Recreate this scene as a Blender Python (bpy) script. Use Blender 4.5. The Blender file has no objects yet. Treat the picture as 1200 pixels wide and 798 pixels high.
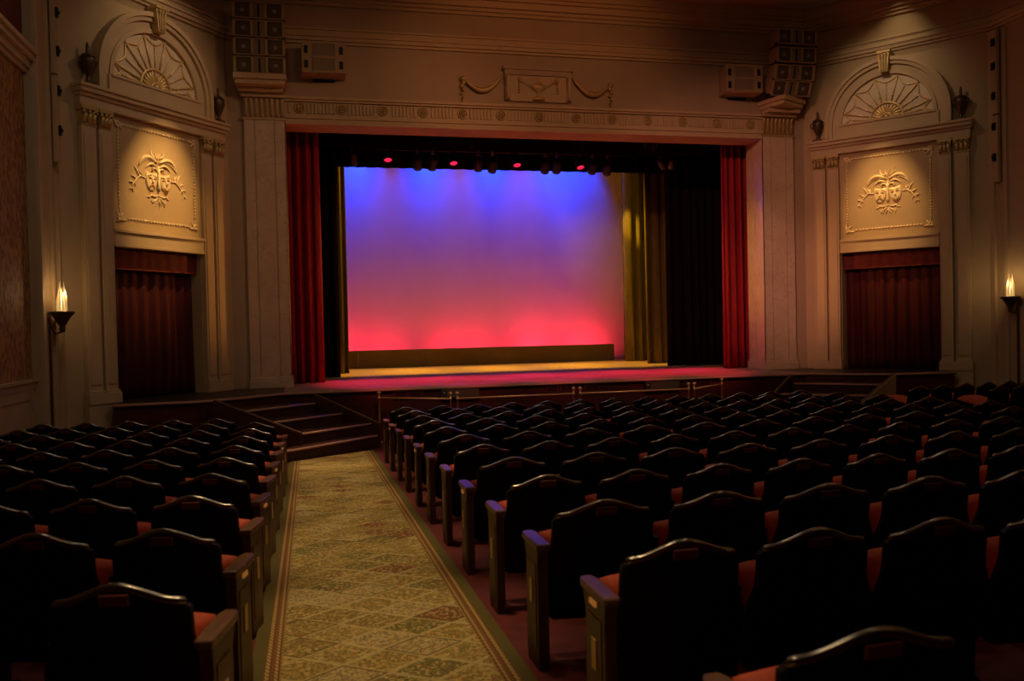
import bpy, bmesh, math, random
from mathutils import Vector, Matrix, Euler
random.seed(7)
PI = math.pi
sc = bpy.context.scene
COL = sc.collection

# ------------------------------------------------------------------ helpers
class MB:
    """collects shapes and links them as one mesh object"""
    def __init__(self):
        self.v = []; self.f = []; self.s = []
    def add(self, vs, fs, smooth=False, M=None):
        b = len(self.v)
        for p in vs:
            p = Vector(p)
            if M is not None: p = M @ p
            self.v.append(p)
        for f in fs:
            self.f.append([b + i for i in f]); self.s.append(smooth)
        return self
    def box(self, x0, x1, y0, y1, z0, z1, M=None):
        vs = [(x0,y0,z0),(x1,y0,z0),(x1,y1,z0),(x0,y1,z0),(x0,y0,z1),(x1,y0,z1),(x1,y1,z1),(x0,y1,z1)]
        fs = [(0,3,2,1),(4,5,6,7),(0,1,5,4),(1,2,6,5),(2,3,7,6),(3,0,4,7)]
        return self.add(vs, fs, False, M)
    def prism(self, poly, z0, z1, M=None, smooth=False):
        """polygon in xy (counter-clockwise) extruded z0..z1"""
        n = len(poly)
        a = sum(poly[i][0]*poly[(i+1)%n][1]-poly[(i+1)%n][0]*poly[i][1] for i in range(n))
        if a < 0: poly = poly[::-1]
        vs = [(p[0],p[1],z0) for p in poly] + [(p[0],p[1],z1) for p in poly]
        fs = [tuple(range(n))[::-1], tuple(range(n, 2*n))]
        self.add(vs, fs, False, M)
        b = len(self.v) - 2*n
        for i in range(n):
            j = (i+1) % n
            self.f.append([b+i, b+j, b+n+j, b+n+i]); self.s.append(smooth)
        return self
    def tube(self, pts, r, n=8, closed=False, cap=True, M=None, flat=1.0):
        pts = [Vector(p) for p in pts]
        rs = r if isinstance(r, (list, tuple)) else [r]*len(pts)
        rings = []; up = None
        m = len(pts)
        for i, p in enumerate(pts):
            a = pts[(i-1) % m] if (closed or i > 0) else pts[i]
            b = pts[(i+1) % m] if (closed or i < m-1) else pts[i]
            t = (b - a)
            if t.length < 1e-9: t = Vector((0,0,1))
            t.normalize()
            if up is None:
                up = Vector((0,0,1)) if abs(t.z) < .9 else Vector((0,1,0))
            u = up - t*up.dot(t)
            if u.length < 1e-6: u = Vector((1,0,0)) - t*t.x
            u.normalize(); up = u
            w = t.cross(u)
            rings.append([p + (u*math.cos(2*PI*k/n) + w*math.sin(2*PI*k/n)*flat)*rs[i] for k in range(n)])
        vs = [q for rg in rings for q in rg]; fs = []
        for i in range(m if closed else m-1):
            j = (i+1) % m
            for k in range(n):
                l = (k+1) % n
                fs.append((i*n+k, j*n+k, j*n+l, i*n+l))
        self.add(vs, fs, True, M)
        if cap and not closed:
            self.add(rings[0], [tuple(range(n))], False, M); self.add(rings[-1], [tuple(range(n))[::-1]], False, M)
        return self
    def lathe(self, prof, c=(0,0,0), n=20, M=None, a0=0, a1=2*PI):
        """profile of (radius, z) turned about the z axis at c"""
        full = abs(a1-a0-2*PI) < 1e-6
        cols = n if full else n+1
        vs = []; fs = []
        for i in range(cols):
            a = a0 + (a1-a0)*i/n
            for r, z in prof: vs.append((c[0]+r*math.cos(a), c[1]+r*math.sin(a), c[2]+z))
        m = len(prof)
        for i in range(n):
            j = (i+1) % cols
            for k in range(m-1):
                fs.append((i*m+k, j*m+k, j*m+k+1, i*m+k+1))
        return self.add(vs, fs, True, M)
    def sphere(self, c, r, n=10, M=None, sc_=(1,1,1)):
        k = max(4, n//2)
        vs = []; fs = []
        for i in range(k+1):
            t = PI*i/k
            for j in range(n):
                a = 2*PI*j/n
                vs.append((c[0]+r*sc_[0]*math.sin(t)*math.cos(a), c[1]+r*sc_[1]*math.sin(t)*math.sin(a), c[2]-r*sc_[2]*math.cos(t)))
        for i in range(k):
            for j in range(n):
                l = (j+1) % n
                fs.append((i*n+j, i*n+l, (i+1)*n+l, (i+1)*n+j))
        return self.add(vs, fs, True, M)
    def grid(self, nu, nv, fn, smooth=True, M=None):
        vs = [fn(i/nu, j/nv) for i in range(nu+1) for j in range(nv+1)]
        fs = [(i*(nv+1)+j, (i+1)*(nv+1)+j, (i+1)*(nv+1)+j+1, i*(nv+1)+j+1) for i in range(nu) for j in range(nv)]
        return self.add(vs, fs, smooth, M)
    def mesh(self, name, mat, bevel=0, seg=2, weld=True):
        me = bpy.data.meshes.new(name)
        me.from_pydata([tuple(p) for p in self.v], [], self.f)
        me.polygons.foreach_set('use_smooth', self.s)
        bm = bmesh.new(); bm.from_mesh(me)
        if weld: bmesh.ops.remove_doubles(bm, verts=bm.verts, dist=1e-5)
        bmesh.ops.recalc_face_normals(bm, faces=bm.faces)
        if bevel:
            es = [e for e in bm.edges if len(e.link_faces) == 2 and e.calc_face_angle(0) > .6]
            bmesh.ops.bevel(bm, geom=es, offset=bevel, segments=seg, affect='EDGES', profile=.5, clamp_overlap=True)
        bm.to_mesh(me); bm.free()
        me.materials.append(mat)
        return me
    def build(self, name, mat, parent=None, bevel=0, seg=2, weld=True):
        o = bpy.data.objects.new(name, self.mesh(name, mat, bevel, seg, weld))
        COL.objects.link(o)
        if parent is not None: o.parent = parent
        return o

def tag(o, label=None, cat=None, group=None, kind=None):
    if label: o['label'] = label
    if cat: o['category'] = cat
    if group: o['group'] = group
    if kind: o['kind'] = kind
    return o
def thing(name, label, cat, loc=(0,0,0), rz=0, group=None, kind=None):
    o = bpy.data.objects.new(name, None); COL.objects.link(o)
    o.empty_display_size = .1
    o.location = loc; o.rotation_euler = (0,0,rz)
    return tag(o, label, cat, group, kind)
def struct(mb, name, mat, label=None, **k):
    return tag(mb.build(name, mat, None, **k), label, None, None, 'structure')
def copy_tree(o, parent=None):
    c = o.copy(); COL.objects.link(c)
    if parent is not None: c.parent = parent
    for ch in o.children: copy_tree(ch, c)
    return c
def ordn(n):
    return ['zeroth','first','second','third','fourth','fifth','sixth','seventh','eighth','ninth','tenth','eleventh','twelfth','thirteenth','fourteenth'][n]

# ------------------------------------------------------------------ materials
def mat(name, col, rough=.5, metal=0, spec=.5, emit=None, estr=0, sheen=0):
    m = bpy.data.materials.new(name); m.use_nodes = True
    b = m.node_tree.nodes['Principled BSDF']
    b.inputs['Base Color'].default_value = (*col, 1)
    b.inputs['Roughness'].default_value = rough
    b.inputs['Metallic'].default_value = metal
    b.inputs['Specular IOR Level'].default_value = spec
    if sheen: b.inputs['Sheen Weight'].default_value = sheen*.5; b.inputs['Sheen Tint'].default_value = (*[min(1, q*1.5) for q in col], 1)
    if emit:
        b.inputs['Emission Color'].default_value = (*emit, 1); b.inputs['Emission Strength'].default_value = estr
    return m
def nt(m):
    t = m.node_tree
    return t, t.nodes['Principled BSDF'], (lambda k: t.nodes.new(k)), t.links.new
def mottled(name, c0, c1, scale=3, rough=.6, detail=6, bump=0, spec=.4, metal=0, stretch=(1,1,1), sheen=0):
    m = mat(name, c0, rough, metal, spec, sheen=sheen)
    t, b, N, L = nt(m)
    tc = N('ShaderNodeTexCoord'); mp = N('ShaderNodeMapping'); mp.inputs['Scale'].default_value = stretch
    nz = N('ShaderNodeTexNoise'); nz.inputs['Scale'].default_value = scale; nz.inputs['Detail'].default_value = detail
    cr = N('ShaderNodeValToRGB')
    cr.color_ramp.elements[0].position = .35; cr.color_ramp.elements[0].color = (*c0,1)
    cr.color_ramp.elements[1].position = .65; cr.color_ramp.elements[1].color = (*c1,1)
    L(tc.outputs['Object'], mp.inputs['Vector']); L(mp.outputs['Vector'], nz.inputs['Vector'])
    L(nz.outputs['Fac'], cr.inputs['Fac']); L(cr.outputs['Color'], b.inputs['Base Color'])
    if bump:
        bp = N('ShaderNodeBump'); bp.inputs['Strength'].default_value = bump; bp.inputs['Distance'].default_value = .01
        L(nz.outputs['Fac'], bp.inputs['Height']); L(bp.outputs['Normal'], b.inputs['Normal'])
    return m

M = {}
M['plaster'] = mottled('plaster', (.50,.39,.24), (.54,.42,.265), 2.5, .75, bump=.03)
M['plaster_trim'] = mottled('plaster_trim', (.56,.44,.28), (.60,.47,.30), 4, .6)
M['upper_wall'] = mottled('upper_wall', (.47,.36,.26), (.50,.39,.28), 2, .75)
M['panel'] = mottled('panel_cream', (.50,.375,.21), (.54,.40,.225), 5, .6)
M['gold'] = mat('gilt', (.84,.62,.28), .40, .3, .5)
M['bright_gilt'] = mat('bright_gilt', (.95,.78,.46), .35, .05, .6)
M['dark_gilt'] = mat('dark_gilt', (.32,.19,.07), .5, .2)
M['pane'] = mottled('pale_pane', (.76,.65,.50), (.80,.69,.53), 5, .35)
M['gold_dull'] = mottled('dull_gilt', (.50,.37,.17), (.62,.47,.22), 14, .5, metal=.35)
M['relief'] = mottled('cream_relief', (.74,.60,.36), (.80,.66,.42), 9, .45)
M['ceiling'] = mottled('ceiling_paint', (.46,.37,.27), (.50,.40,.29), 1.5, .8)
M['dark_red_wall'] = mottled('dark_red_wall', (.12,.035,.03), (.15,.04,.035), 3, .8)
M['bronze'] = mat('dark_bronze', (.10,.065,.04), .4, .4)
# marble for the proscenium
m = mottled('veined_marble', (.60,.47,.36), (.68,.55,.43), 2.2, .35); M['marble'] = m
t, b, N, L = nt(m)
tc = N('ShaderNodeTexCoord'); wv = N('ShaderNodeTexNoise'); wv.inputs['Scale'].default_value = 2.1; wv.inputs['Detail'].default_value = 9; wv.inputs['Distortion'].default_value = 1.6
mt = N('ShaderNodeMath'); mt.operation = 'SUBTRACT'; mt.inputs[1].default_value = .5
ab = N('ShaderNodeMath'); ab.operation = 'ABSOLUTE'
rp = N('ShaderNodeMapRange'); rp.inputs['From Min'].default_value = 0; rp.inputs['From Max'].default_value = .018
mx = N('ShaderNodeMix'); mx.data_type = 'RGBA'; mx.inputs['A'].default_value = (.52,.385,.285,1)
old = b.inputs['Base Color'].links[0].from_socket
L(tc.outputs['Object'], wv.inputs['Vector']); L(wv.outputs['Fac'], mt.inputs[0]); L(mt.outputs[0], ab.inputs[0]); L(ab.outputs[0], rp.inputs['Value'])
L(rp.outputs['Result'], mx.inputs['Factor']); L(old, mx.inputs['B']); L(mx.outputs['Result'], b.inputs['Base Color'])
# damask wallpaper
m = mat('damask_wallpaper', (.30,.17,.06), .7); M['wallpaper'] = m
t, b, N, L = nt(m)
tc = N('ShaderNodeTexCoord'); mp = N('ShaderNodeMapping'); mp.inputs['Scale'].default_value = (17,17,10)
vo = N('ShaderNodeTexVoronoi'); vo.inputs['Scale'].default_value = 1.0; vo.feature = 'SMOOTH_F1'
nz = N('ShaderNodeTexNoise'); nz.inputs['Scale'].default_value = 22; nz.inputs['Detail'].default_value = 3
ad = N('ShaderNodeMath'); ad.operation = 'MULTIPLY_ADD'; ad.inputs[1].default_value = .55
cr = N('ShaderNodeValToRGB'); cr.color_ramp.elements[0].position = .58; cr.color_ramp.elements[0].color = (.20,.085,.025,1)
cr.color_ramp.elements[1].position = .78; cr.color_ramp.elements[1].color = (.36,.21,.06,1)
L(tc.outputs['Object'], mp.inputs['Vector']); L(mp.outputs['Vector'], vo.inputs['Vector']); L(tc.outputs['Object'], nz.inputs['Vector'])
L(nz.outputs['Fac'], ad.inputs[0]); L(vo.outputs['Distance'], ad.inputs[2]); L(ad.outputs[0], cr.inputs['Fac']); L(cr.outputs['Color'], b.inputs['Base Color'])
# stage boards
m = mat('stage_boards', (.30,.17,.09), .42); M['stage'] = m
t, b, N, L = nt(m)
tc = N('ShaderNodeTexCoord'); mp = N('ShaderNodeMapping'); mp.inputs['Scale'].default_value = (.35,6.5,1)
nz = N('ShaderNodeTexNoise'); nz.inputs['Scale'].default_value = 1.6; nz.inputs['Detail'].default_value = 7
cr = N('ShaderNodeValToRGB'); cr.color_ramp.elements[0].position = .3; cr.color_ramp.elements[0].color = (.34,.25,.17,1)
cr.color_ramp.elements[1].position = .7; cr.color_ramp.elements[1].color = (.50,.38,.27,1); b.inputs['Roughness'].default_value = .6; b.inputs['Specular IOR Level'].default_value = .25
L(tc.outputs['Object'], mp.inputs['Vector']); L(mp.outputs['Vector'], nz.inputs['Vector']); L(nz.outputs['Fac'], cr.inputs['Fac']); L(cr.outputs['Color'], b.inputs['Base Color'])
M['wing_deck'] = mottled('wing_deck_paint', (.035,.025,.018), (.05,.036,.026), 5, .45)
M['fascia'] = mottled('stage_front_wood', (.06,.012,.008), (.09,.018,.012), 3, .45, stretch=(1,1,6))
M['step'] = mottled('step_wood', (.055,.020,.017), (.075,.028,.022), 4, .4)
M['cap'] = mat('pale_rail_cap', (.22,.12,.10), .4)  # lighter brown than the step wood
M['nosing'] = mat('lit_step_edge', (.50,.27,.20), .4)  # light catching the tread edges is put into this pale pink
M['floor'] = mottled('red_carpet_floor', (.09,.012,.014), (.13,.018,.02), 9, .85)
M['cheek'] = mottled('tan_paint', (.42,.32,.18), (.46,.35,.20), 3, .7)
# curtains
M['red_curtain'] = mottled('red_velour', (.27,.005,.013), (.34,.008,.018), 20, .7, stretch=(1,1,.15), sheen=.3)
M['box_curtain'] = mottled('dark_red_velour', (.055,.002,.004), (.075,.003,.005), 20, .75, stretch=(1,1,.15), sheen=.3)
M['valance'] = mottled('red_damask', (.13,.012,.012), (.18,.02,.016), 9, .7)
M['black_cloth'] = mat('black_cloth', (.010,.006,.006), .9, spec=.1)
M['yellow_lit_leg'] = mottled('yellow_lit_velour', (.15,.10,.03), (.20,.14,.04), 20, .6, stretch=(1,1,.15), sheen=.4)  # yellow stage light on these legs is partly put into the cloth colour
M['cyc'] = mottled('cyclorama_cloth', (.78,.78,.78), (.82,.82,.82), 2, .9, spec=.1)
M['groundrow'] = mottled('groundrow_paint', (.22,.115,.07), (.25,.13,.08), 2, .7)
# metals and fittings
M['brass'] = mat('brass', (.90,.52,.27), .35, .35)
M['black_metal'] = mat('black_metal', (.015,.015,.016), .45, .3)
M['fixture'] = mat('lamp_housing', (.05,.045,.042), .5, .2)
M['steel'] = mat('worn_steel', (.45,.40,.30), .4, .8)
M['red_lens'] = mat('red_gel', (.5,.01,.03), .3, emit=(1,.02,.10), estr=.9)
M['blue_lens'] = mat('blue_gel', (.02,.05,.4), .3)
M['amber_lens'] = mat('amber_gel', (.8,.5,.1), .3, emit=(1,.62,.12), estr=1.2)
M['speaker'] = mottled('speaker_beige', (.40,.29,.17), (.43,.31,.18), 5, .55)
M['cone'] = mat('speaker_cone', (.10,.075,.05), .6)
M['dust_cap'] = mat('dust_cap', (.32,.27,.22), .4)
M['grille'] = mottled('speaker_grille', (.24,.19,.13), (.30,.24,.16), 120, .6)
M['glass'] = mat('lamp_crystal', (.9,.7,.4), .2, emit=(1,.60,.20), estr=.5)
M['flame'] = mat('lamp_bulb', (1,.8,.5), .3, emit=(1,.74,.36), estr=5)
# seats
M['seat_black'] = mat('black_lacquer', (.004,.0038,.004), .5, spec=.18)
M['crest'] = mat('polished_crest', (.26,.25,.24), .24, 1)
M['iron'] = mat('cast_iron', (.006,.005,.005), .5, spec=.2)
M['cushion'] = mottled('orange_red_upholstery', (.48,.075,.032), (.56,.09,.04), 30, .7, sheen=.2)
M['plaque'] = mat('red_bronze', (.16,.045,.028), .5, .2)
M['walnut'] = mottled('walnut', (.055,.024,.012), (.10,.045,.02), 5, .42, stretch=(8,8,1))
M['arm_wood'] = mottled('arm_wood', (.10,.05,.03), (.14,.07,.042), 5, .28, stretch=(8,1,8))
M['row_plate'] = mat('brass_row_plate', (.55,.40,.16), .4, .6)
M['aisle_light'] = mat('aisle_light', (.35,.14,.04), .4, emit=(1,.36,.07), estr=.18)

# ------------------------------------------------------------------ camera (fitted to the building)
CAM = Vector((-4.6576, -16.8996, 1.0667))
F, YAW, PIT, ROL = 1005.3, .2329, .0166, -.022
cam = bpy.data.cameras.new('camera'); co = bpy.data.objects.new('camera', cam); COL.objects.link(co)
cam.sensor_width = 36; cam.lens = F*36/1200; cam.clip_start = .05; cam.clip_end = 200
fwd = Vector((math.sin(YAW)*math.cos(PIT), math.cos(YAW)*math.cos(PIT), -math.sin(PIT)))
rt = Vector((math.cos(YAW), -math.sin(YAW), 0)); up = rt.cross(fwd)
cr_, sr_ = math.cos(ROL), math.sin(ROL)
X = rt*cr_ + up*sr_ ; Y = up*cr_ - rt*sr_
R = Matrix((X, Y, -fwd)).transposed().to_4x4()
co.matrix_world = Matrix.Translation(CAM) @ R
cam.dof.use_dof = True; cam.dof.focus_distance = 16.5; cam.dof.aperture_fstop = 3.2
sc.camera = co

def floor_z(y):                                  # raked house floor
    return -.433 - .0333*(y + 16.9)

# ------------------------------------------------------------------ the house shell
m_ = MB()
ys = [-21, -2.9]
m_.prism([(-8.45,-21),(8.45,-21),(8.45,-1.0),(-8.45,-1.0)], -.2, 0)
for i, p in enumerate(m_.v):
    zt = floor_z(p.y); m_.v[i] = Vector((p.x, p.y, zt if p.z > -.1 else -1.6))
struct(m_, 'floor', M['floor'])
# patterned aisle carpet
def carpet_material():
    m = mat('aisle_carpet', (.3,.22,.08), .9, spec=.15)
    t, b, N, L = nt(m)
    def math_(op, a, bb=None, c=None):
        n = N('ShaderNodeMath'); n.operation = op
        for i, q in enumerate((a, bb, c)):
            if q is None: continue
            if isinstance(q, (int, float)): n.inputs[i].default_value = q
            else: L(q, n.inputs[i])
        return n.outputs[0]
    def mix(f, a, bb):
        n = N('ShaderNodeMix'); n.data_type = 'RGBA'
        for k, q in (('Factor', f), ('A', a), ('B', bb)):
            if isinstance(q, (int, float)): n.inputs[k].default_value = q
            elif isinstance(q, tuple): n.inputs[k].default_value = (*q, 1)
            else: L(q, n.inputs[k])
        return n.outputs['Result']
    def ramp(f, stops, interp='CONSTANT'):
        n = N('ShaderNodeValToRGB'); n.color_ramp.interpolation = interp
        e = n.color_ramp.elements
        while len(e) < len(stops): e.new(.5)
        for i, (p, c) in enumerate(stops): e[i].position = p; e[i].color = (*c, 1)
        L(f, n.inputs['Fac']); return n.outputs['Color']
    tc = N('ShaderNodeTexCoord'); sp = N('ShaderNodeSeparateXYZ'); L(tc.outputs['Object'], sp.inputs[0])
    x, y = sp.outputs['X'], sp.outputs['Y']
    u = math_('MULTIPLY_ADD', x, 1/.41, math_('MULTIPLY', y, 1/.33)); v = math_('SUBTRACT', math_('MULTIPLY', x, 1/.41), math_('MULTIPLY', y, 1/.33))
    fu, fv = math_('FLOOR', u), math_('FLOOR', v)
    cb = N('ShaderNodeCombineXYZ'); L(fu, cb.inputs[0]); L(fv, cb.inputs[1])
    wn = N('ShaderNodeTexWhiteNoise'); wn.noise_dimensions = '2D'; L(cb.outputs[0], wn.inputs['Vector'])
    base = ramp(wn.outputs['Value'], [(0,(.37,.27,.075)),(.26,(.42,.31,.10)),(.46,(.20,.18,.055)),(.62,(.22,.065,.032)),(.73,(.50,.40,.19)),(.86,(.31,.22,.065))])
    # motif inside every diamond
    pu, pv = math_('SUBTRACT', math_('FRACT', u), .5), math_('SUBTRACT', math_('FRACT', v), .5)
    ed = math_('MAXIMUM', math_('ABSOLUTE', pu), math_('ABSOLUTE', pv))
    border = math_('GREATER_THAN', ed, .445)
    n1 = N('ShaderNodeTexVoronoi'); n1.inputs['Scale'].default_value = 48; L(tc.outputs['Object'], n1.inputs['Vector'])
    n2 = N('ShaderNodeTexNoise'); n2.inputs['Scale'].default_value = 44; n2.inputs['Detail'].default_value = 2; L(tc.outputs['Object'], n2.inputs['Vector'])
    fl = math_('GREATER_THAN', n2.outputs['Fac'], .53)
    fl2 = math_('LESS_THAN', n2.outputs['Fac'], .45)
    flowers = ramp(n1.outputs['Color'], [(0,(.58,.44,.19)),(.3,(.13,.10,.035)),(.5,(.46,.34,.12)),(.78,(.30,.07,.03))])
    c = mix(math_('MULTIPLY', fl, .85), base, flowers)
    c = mix(math_('MULTIPLY', fl2, .7), c, (.10,.085,.03))
    wn2 = N('ShaderNodeTexWhiteNoise'); wn2.noise_dimensions = '3D'; L(cb.outputs[0], wn2.inputs['Vector'])
    bc = mix(math_('GREATER_THAN', wn2.outputs['Value'], .68), (.50,.40,.18), (.10,.065,.025))
    c = mix(math_('MULTIPLY', border, math_('MULTIPLY_ADD', n2.outputs['Fac'], .9, .35)), c, bc)
    # striped border along both edges
    e = math_('SUBTRACT', .64, math_('ABSOLUTE', x))          # distance in from the edge
    zig = math_('MULTIPLY', math_('SINE', math_('MULTIPLY', y, 95)), .006)
    e2 = math_('ADD', e, zig)
    bord = ramp(math_('MULTIPLY', e, 5), [(0,(.10,.085,.028)),(.32,(.16,.06,.025)),(.36,(.46,.34,.11)),(.45,(.17,.045,.02)),(.50,(.22,.085,.034)),(.585,(.46,.34,.12)),(.655,(.17,.035,.018)),(.70,(.36,.26,.09))])
    rope = math_('MULTIPLY', math_('GREATER_THAN', math_('SINE', math_('MULTIPLY_ADD', y, 130, math_('MULTIPLY', x, 260))), .1), .75)
    bord = mix(math_('MULTIPLY', rope, math_('GREATER_THAN', e, .065)), bord, (.14,.07,.03))
    c = mix(math_('LESS_THAN', e, .15), c, bord)
    fi = N('ShaderNodeTexNoise'); fi.inputs['Scale'].default_value = 180; L(tc.outputs['Object'], fi.inputs['Vector'])
    c = mix(math_('MULTIPLY', fi.outputs['Fac'], .35), c, (.12,.09,.03))
    L(c, b.inputs['Base Color'])
    bp = N('ShaderNodeBump'); bp.inputs['Strength'].default_value = .25; bp.inputs['Distance'].default_value = .006
    L(fi.outputs['Fac'], bp.inputs['Height']); L(bp.outputs['Normal'], b.inputs['Normal'])
    return m
cx0 = -4.33
m_ = MB()
def cpt(i, j):
    x = cx0 - .64 + 1.28*i; ye = -4.02 + .872*(x+4.97) if x > -4.99 else -4.0
    y = -20.5 + (min(ye, -2.96)+20.5)*j
    return (-.64 + 1.28*i, y, floor_z(y) + .012)
m_.grid(2, 24, cpt, False)
# cross aisle piece at the foot of the steps
carpet = m_.build('aisle_carpet', carpet_material()); carpet.location = (cx0, 0, 0)
tag(carpet, 'olive and gold patterned carpet running down the aisle to the stage', 'carpet')
sol = carpet.modifiers.new('thick', 'SOLIDIFY'); sol.thickness = .012; sol.offset = -1

# box wall frames: local x along the splay, local y into the wall, z up
BOXROT = math.atan2(.799, .601)
BM = {'right': (Vector((6.968,-1.492,0)), -BOXROT), 'left': (Vector((-6.968,-1.492,0)), BOXROT)}
def bmat(side):
    p, r = BM[side]
    return Matrix.Translation(p) @ Matrix.Rotation(r, 4, 'Z')
WZ0, WZ1 = -1.3, 7.75
WP = .15                                               # wall plane behind the cornice plane
for side in ('left', 'right'):
    sg = 1 if side == 'right' else -1                  # outward = +x local on the right, -x on the left
    B = bmat(side); m_ = MB()
    def rng(a, b_): return (min(sg*a, sg*b_), max(sg*a, sg*b_))
    for a, b_, z0, z1 in ((-2.05,-.975,WZ0,WZ1), (.975,1.98,WZ0,WZ1), (-.975,.975,2.47,WZ1)):
        x0, x1 = rng(a, b_); m_.box(x0, x1, WP, WP+.5, z0, z1, B)
    m_.box(-1.2, 1.2, WP+.9, WP+1.0, -.3, 2.9, B)       # back of the box recess
    m_.box(-1.1, -.975, WP+.5, WP+.95, -.3, 2.6, B); m_.box(.975, 1.1, WP+.5, WP+.95, -.3, 2.6, B)
    # pier beside the box and the long side wall of the house
    sx = 8.25*sg
    m_.box(min(sx, sx+.5*sg), max(sx, sx+.5*sg), -3.9, -2.85, WZ0, WZ1)
    struct(m_, 'wall_front_' + side, M['plaster'])
    m_ = MB()
    sx = 8.36*sg
    m_.box(min(sx, sx+.3*sg), max(sx, sx+.3*sg), -21, -3.8, WZ0, 4.75)
    struct(m_, 'wall_' + side, M['wallpaper'])
    m_ = MB()
    m_.box(min(sx, sx+.3*sg), max(sx, sx+.3*sg), -21, -3.8, 4.75, WZ1)
    struct(m_, 'wall_upper_' + side, M['dark_red_wall'])
    # cornice over the wallpaper, chair rail and wainscot
    m_ = MB()
    for d, z0, z1 in ((.05,4.68,4.74), (.09,4.74,4.84), (.15,4.84,4.92), (.19,4.92,4.98)):
        a = 8.36*sg; m_.box(min(a, a-d*sg), max(a, a-d*sg), -20.9, -3.9, z0, z1)
    struct(m_, 'trim_' + ('1' if side == 'left' else '2'), M['plaster_trim'])
    m_ = MB()
    for d, z0, z1 in ((.045,.36,.45), (.07,.45,.49)):
        a = 8.36*sg; m_.box(min(a, a-d*sg), max(a, a-d*sg), -20.9, -3.9, z0, z1)
    a = 8.36*sg; m_.box(min(a, a-.02*sg), max(a, a-.02*sg), -20.9, -3.9, -1.3, .36)
    for k in range(12):
        y0 = -4.0 - k*1.3
        m_.box(min(a-.02*sg, a-.04*sg), max(a-.02*sg, a-.04*sg), y0-.16, y0, -1.3, .36)
        m_.box(min(a-.02*sg, a-.035*sg), max(a-.02*sg, a-.035*sg), y0-1.3, y0, .22, .36)
    struct(m_, 'trim_' + ('3' if side == 'left' else '4'), M['cheek'])
    # vertical mouldings on the pier
    m_ = MB()
    for y0, y1, d in ((-3.9,-3.78,.05), (-3.30,-3.22,.04), (-3.0,-2.86,.05)):
        a = 8.25*sg; m_.box(min(a, a-d*sg), max(a, a-d*sg), y0, y1, WZ0, 6.5)
    struct(m_, 'trim_' + ('5' if side == 'left' else '6'), M['plaster_trim'])
m_ = MB(); m_.box(-8.7, 8.7, -21.3, -21, WZ0, WZ1); struct(m_, 'wall_back', M['dark_red_wall'])
m_ = MB(); m_.box(-8.8, 8.8, -21.2, .6, 7.7, 7.95); struct(m_, 'ceiling', M['ceiling'])

# proscenium wall
m_ = MB()
m_.box(-6.4, -5.0, 0, .64, WZ0, WZ1); m_.box(5.0, 6.4, 0, .64, WZ0, WZ1); m_.box(-5.0, 5.0, 0, .64, 5.0, WZ1)
struct(m_, 'wall_front', M['upper_wall'])
# mouldings that run across the front and along both splays
def run_profile(m, prof, zb):
    """rows of (depth, z0, z1) along front, splays and side piers"""
    for d, z0, z1 in prof:
        m.box(-6.2, 6.2, -d, .0, zb+z0, zb+z1)
        for side in ('left', 'right'):
            m.box(-2.05, 2.0, WP-d, WP, zb+z0, zb+z1, bmat(side))
            a = 8.25 if side == 'right' else -8.25; s = 1 if a > 0 else -1
            m.box(min(a, a-d*s), max(a, a-d*s), -20.5, -2.9, zb+z0, zb+z1)
m_ = MB(); run_profile(m_, ((.05,0,.05),(.10,.05,.12),(.13,.12,.16),(.06,.16,.26),(.09,.26,.30)), 6.54); struct(m_, 'trim_7', M['plaster_trim'])
m_ = MB(); run_profile(m_, ((.06,0,.06),(.12,.06,.12),(.2,.12,.24),(.27,.24,.30),(.33,.30,.44)), 7.27); struct(m_, 'trim_8', M['plaster_trim'])
# frieze of the proscenium: fluted band, mouldings, rosettes
fr = thing('proscenium_frieze', 'fluted frieze band with small round rosettes over the stage opening', 'frieze', (0,0,0), kind='structure')
m_ = MB()
m_.box(-5.0, 5.0, -.07, 0, 5.0, 5.15); m_.box(-5.0, 5.0, -.10, 0, 5.10, 5.17); m_.box(-5.0, 5.0, -.05, 0, 5.17, 5.45)
m_.box(-5.0, 5.0, -.10, 0, 5.42, 5.46); m_.box(-5.0, 5.0, -.14, 0, 5.46, 5.51)
m_.build('band', M['plaster_trim'], fr)
m_ = MB()
xs = [-4.9 + .07*k for k in range(141)]
for x in xs:
    if abs((x + .3925) % .785 - .3925) > .13: m_.box(x-.018, x+.018, -.075, -.05, 5.20, 5.40)
m_.build('fluting', M['plaster_trim'], fr)
for k in range(-6, 7):
    m_ = MB(); R2 = Matrix.Translation((k*.785, -.05, 5.30)) @ Matrix.Rotation(PI/2, 4, 'X')
    m_.lathe([(.095,0),(.105,.02),(.095,.035),(.08,.03),(.075,.012)], n=20, M=R2)
    for q in range(6):
        a = q*PI/3; m_.sphere((.045*math.cos(a), .045*math.sin(a), .02), .026, 8, R2, (1,1,.7))
    m_.sphere((0,0,.025), .022, 8, R2)
    m_.build('rosette', M['gold_dull'], fr)

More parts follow.
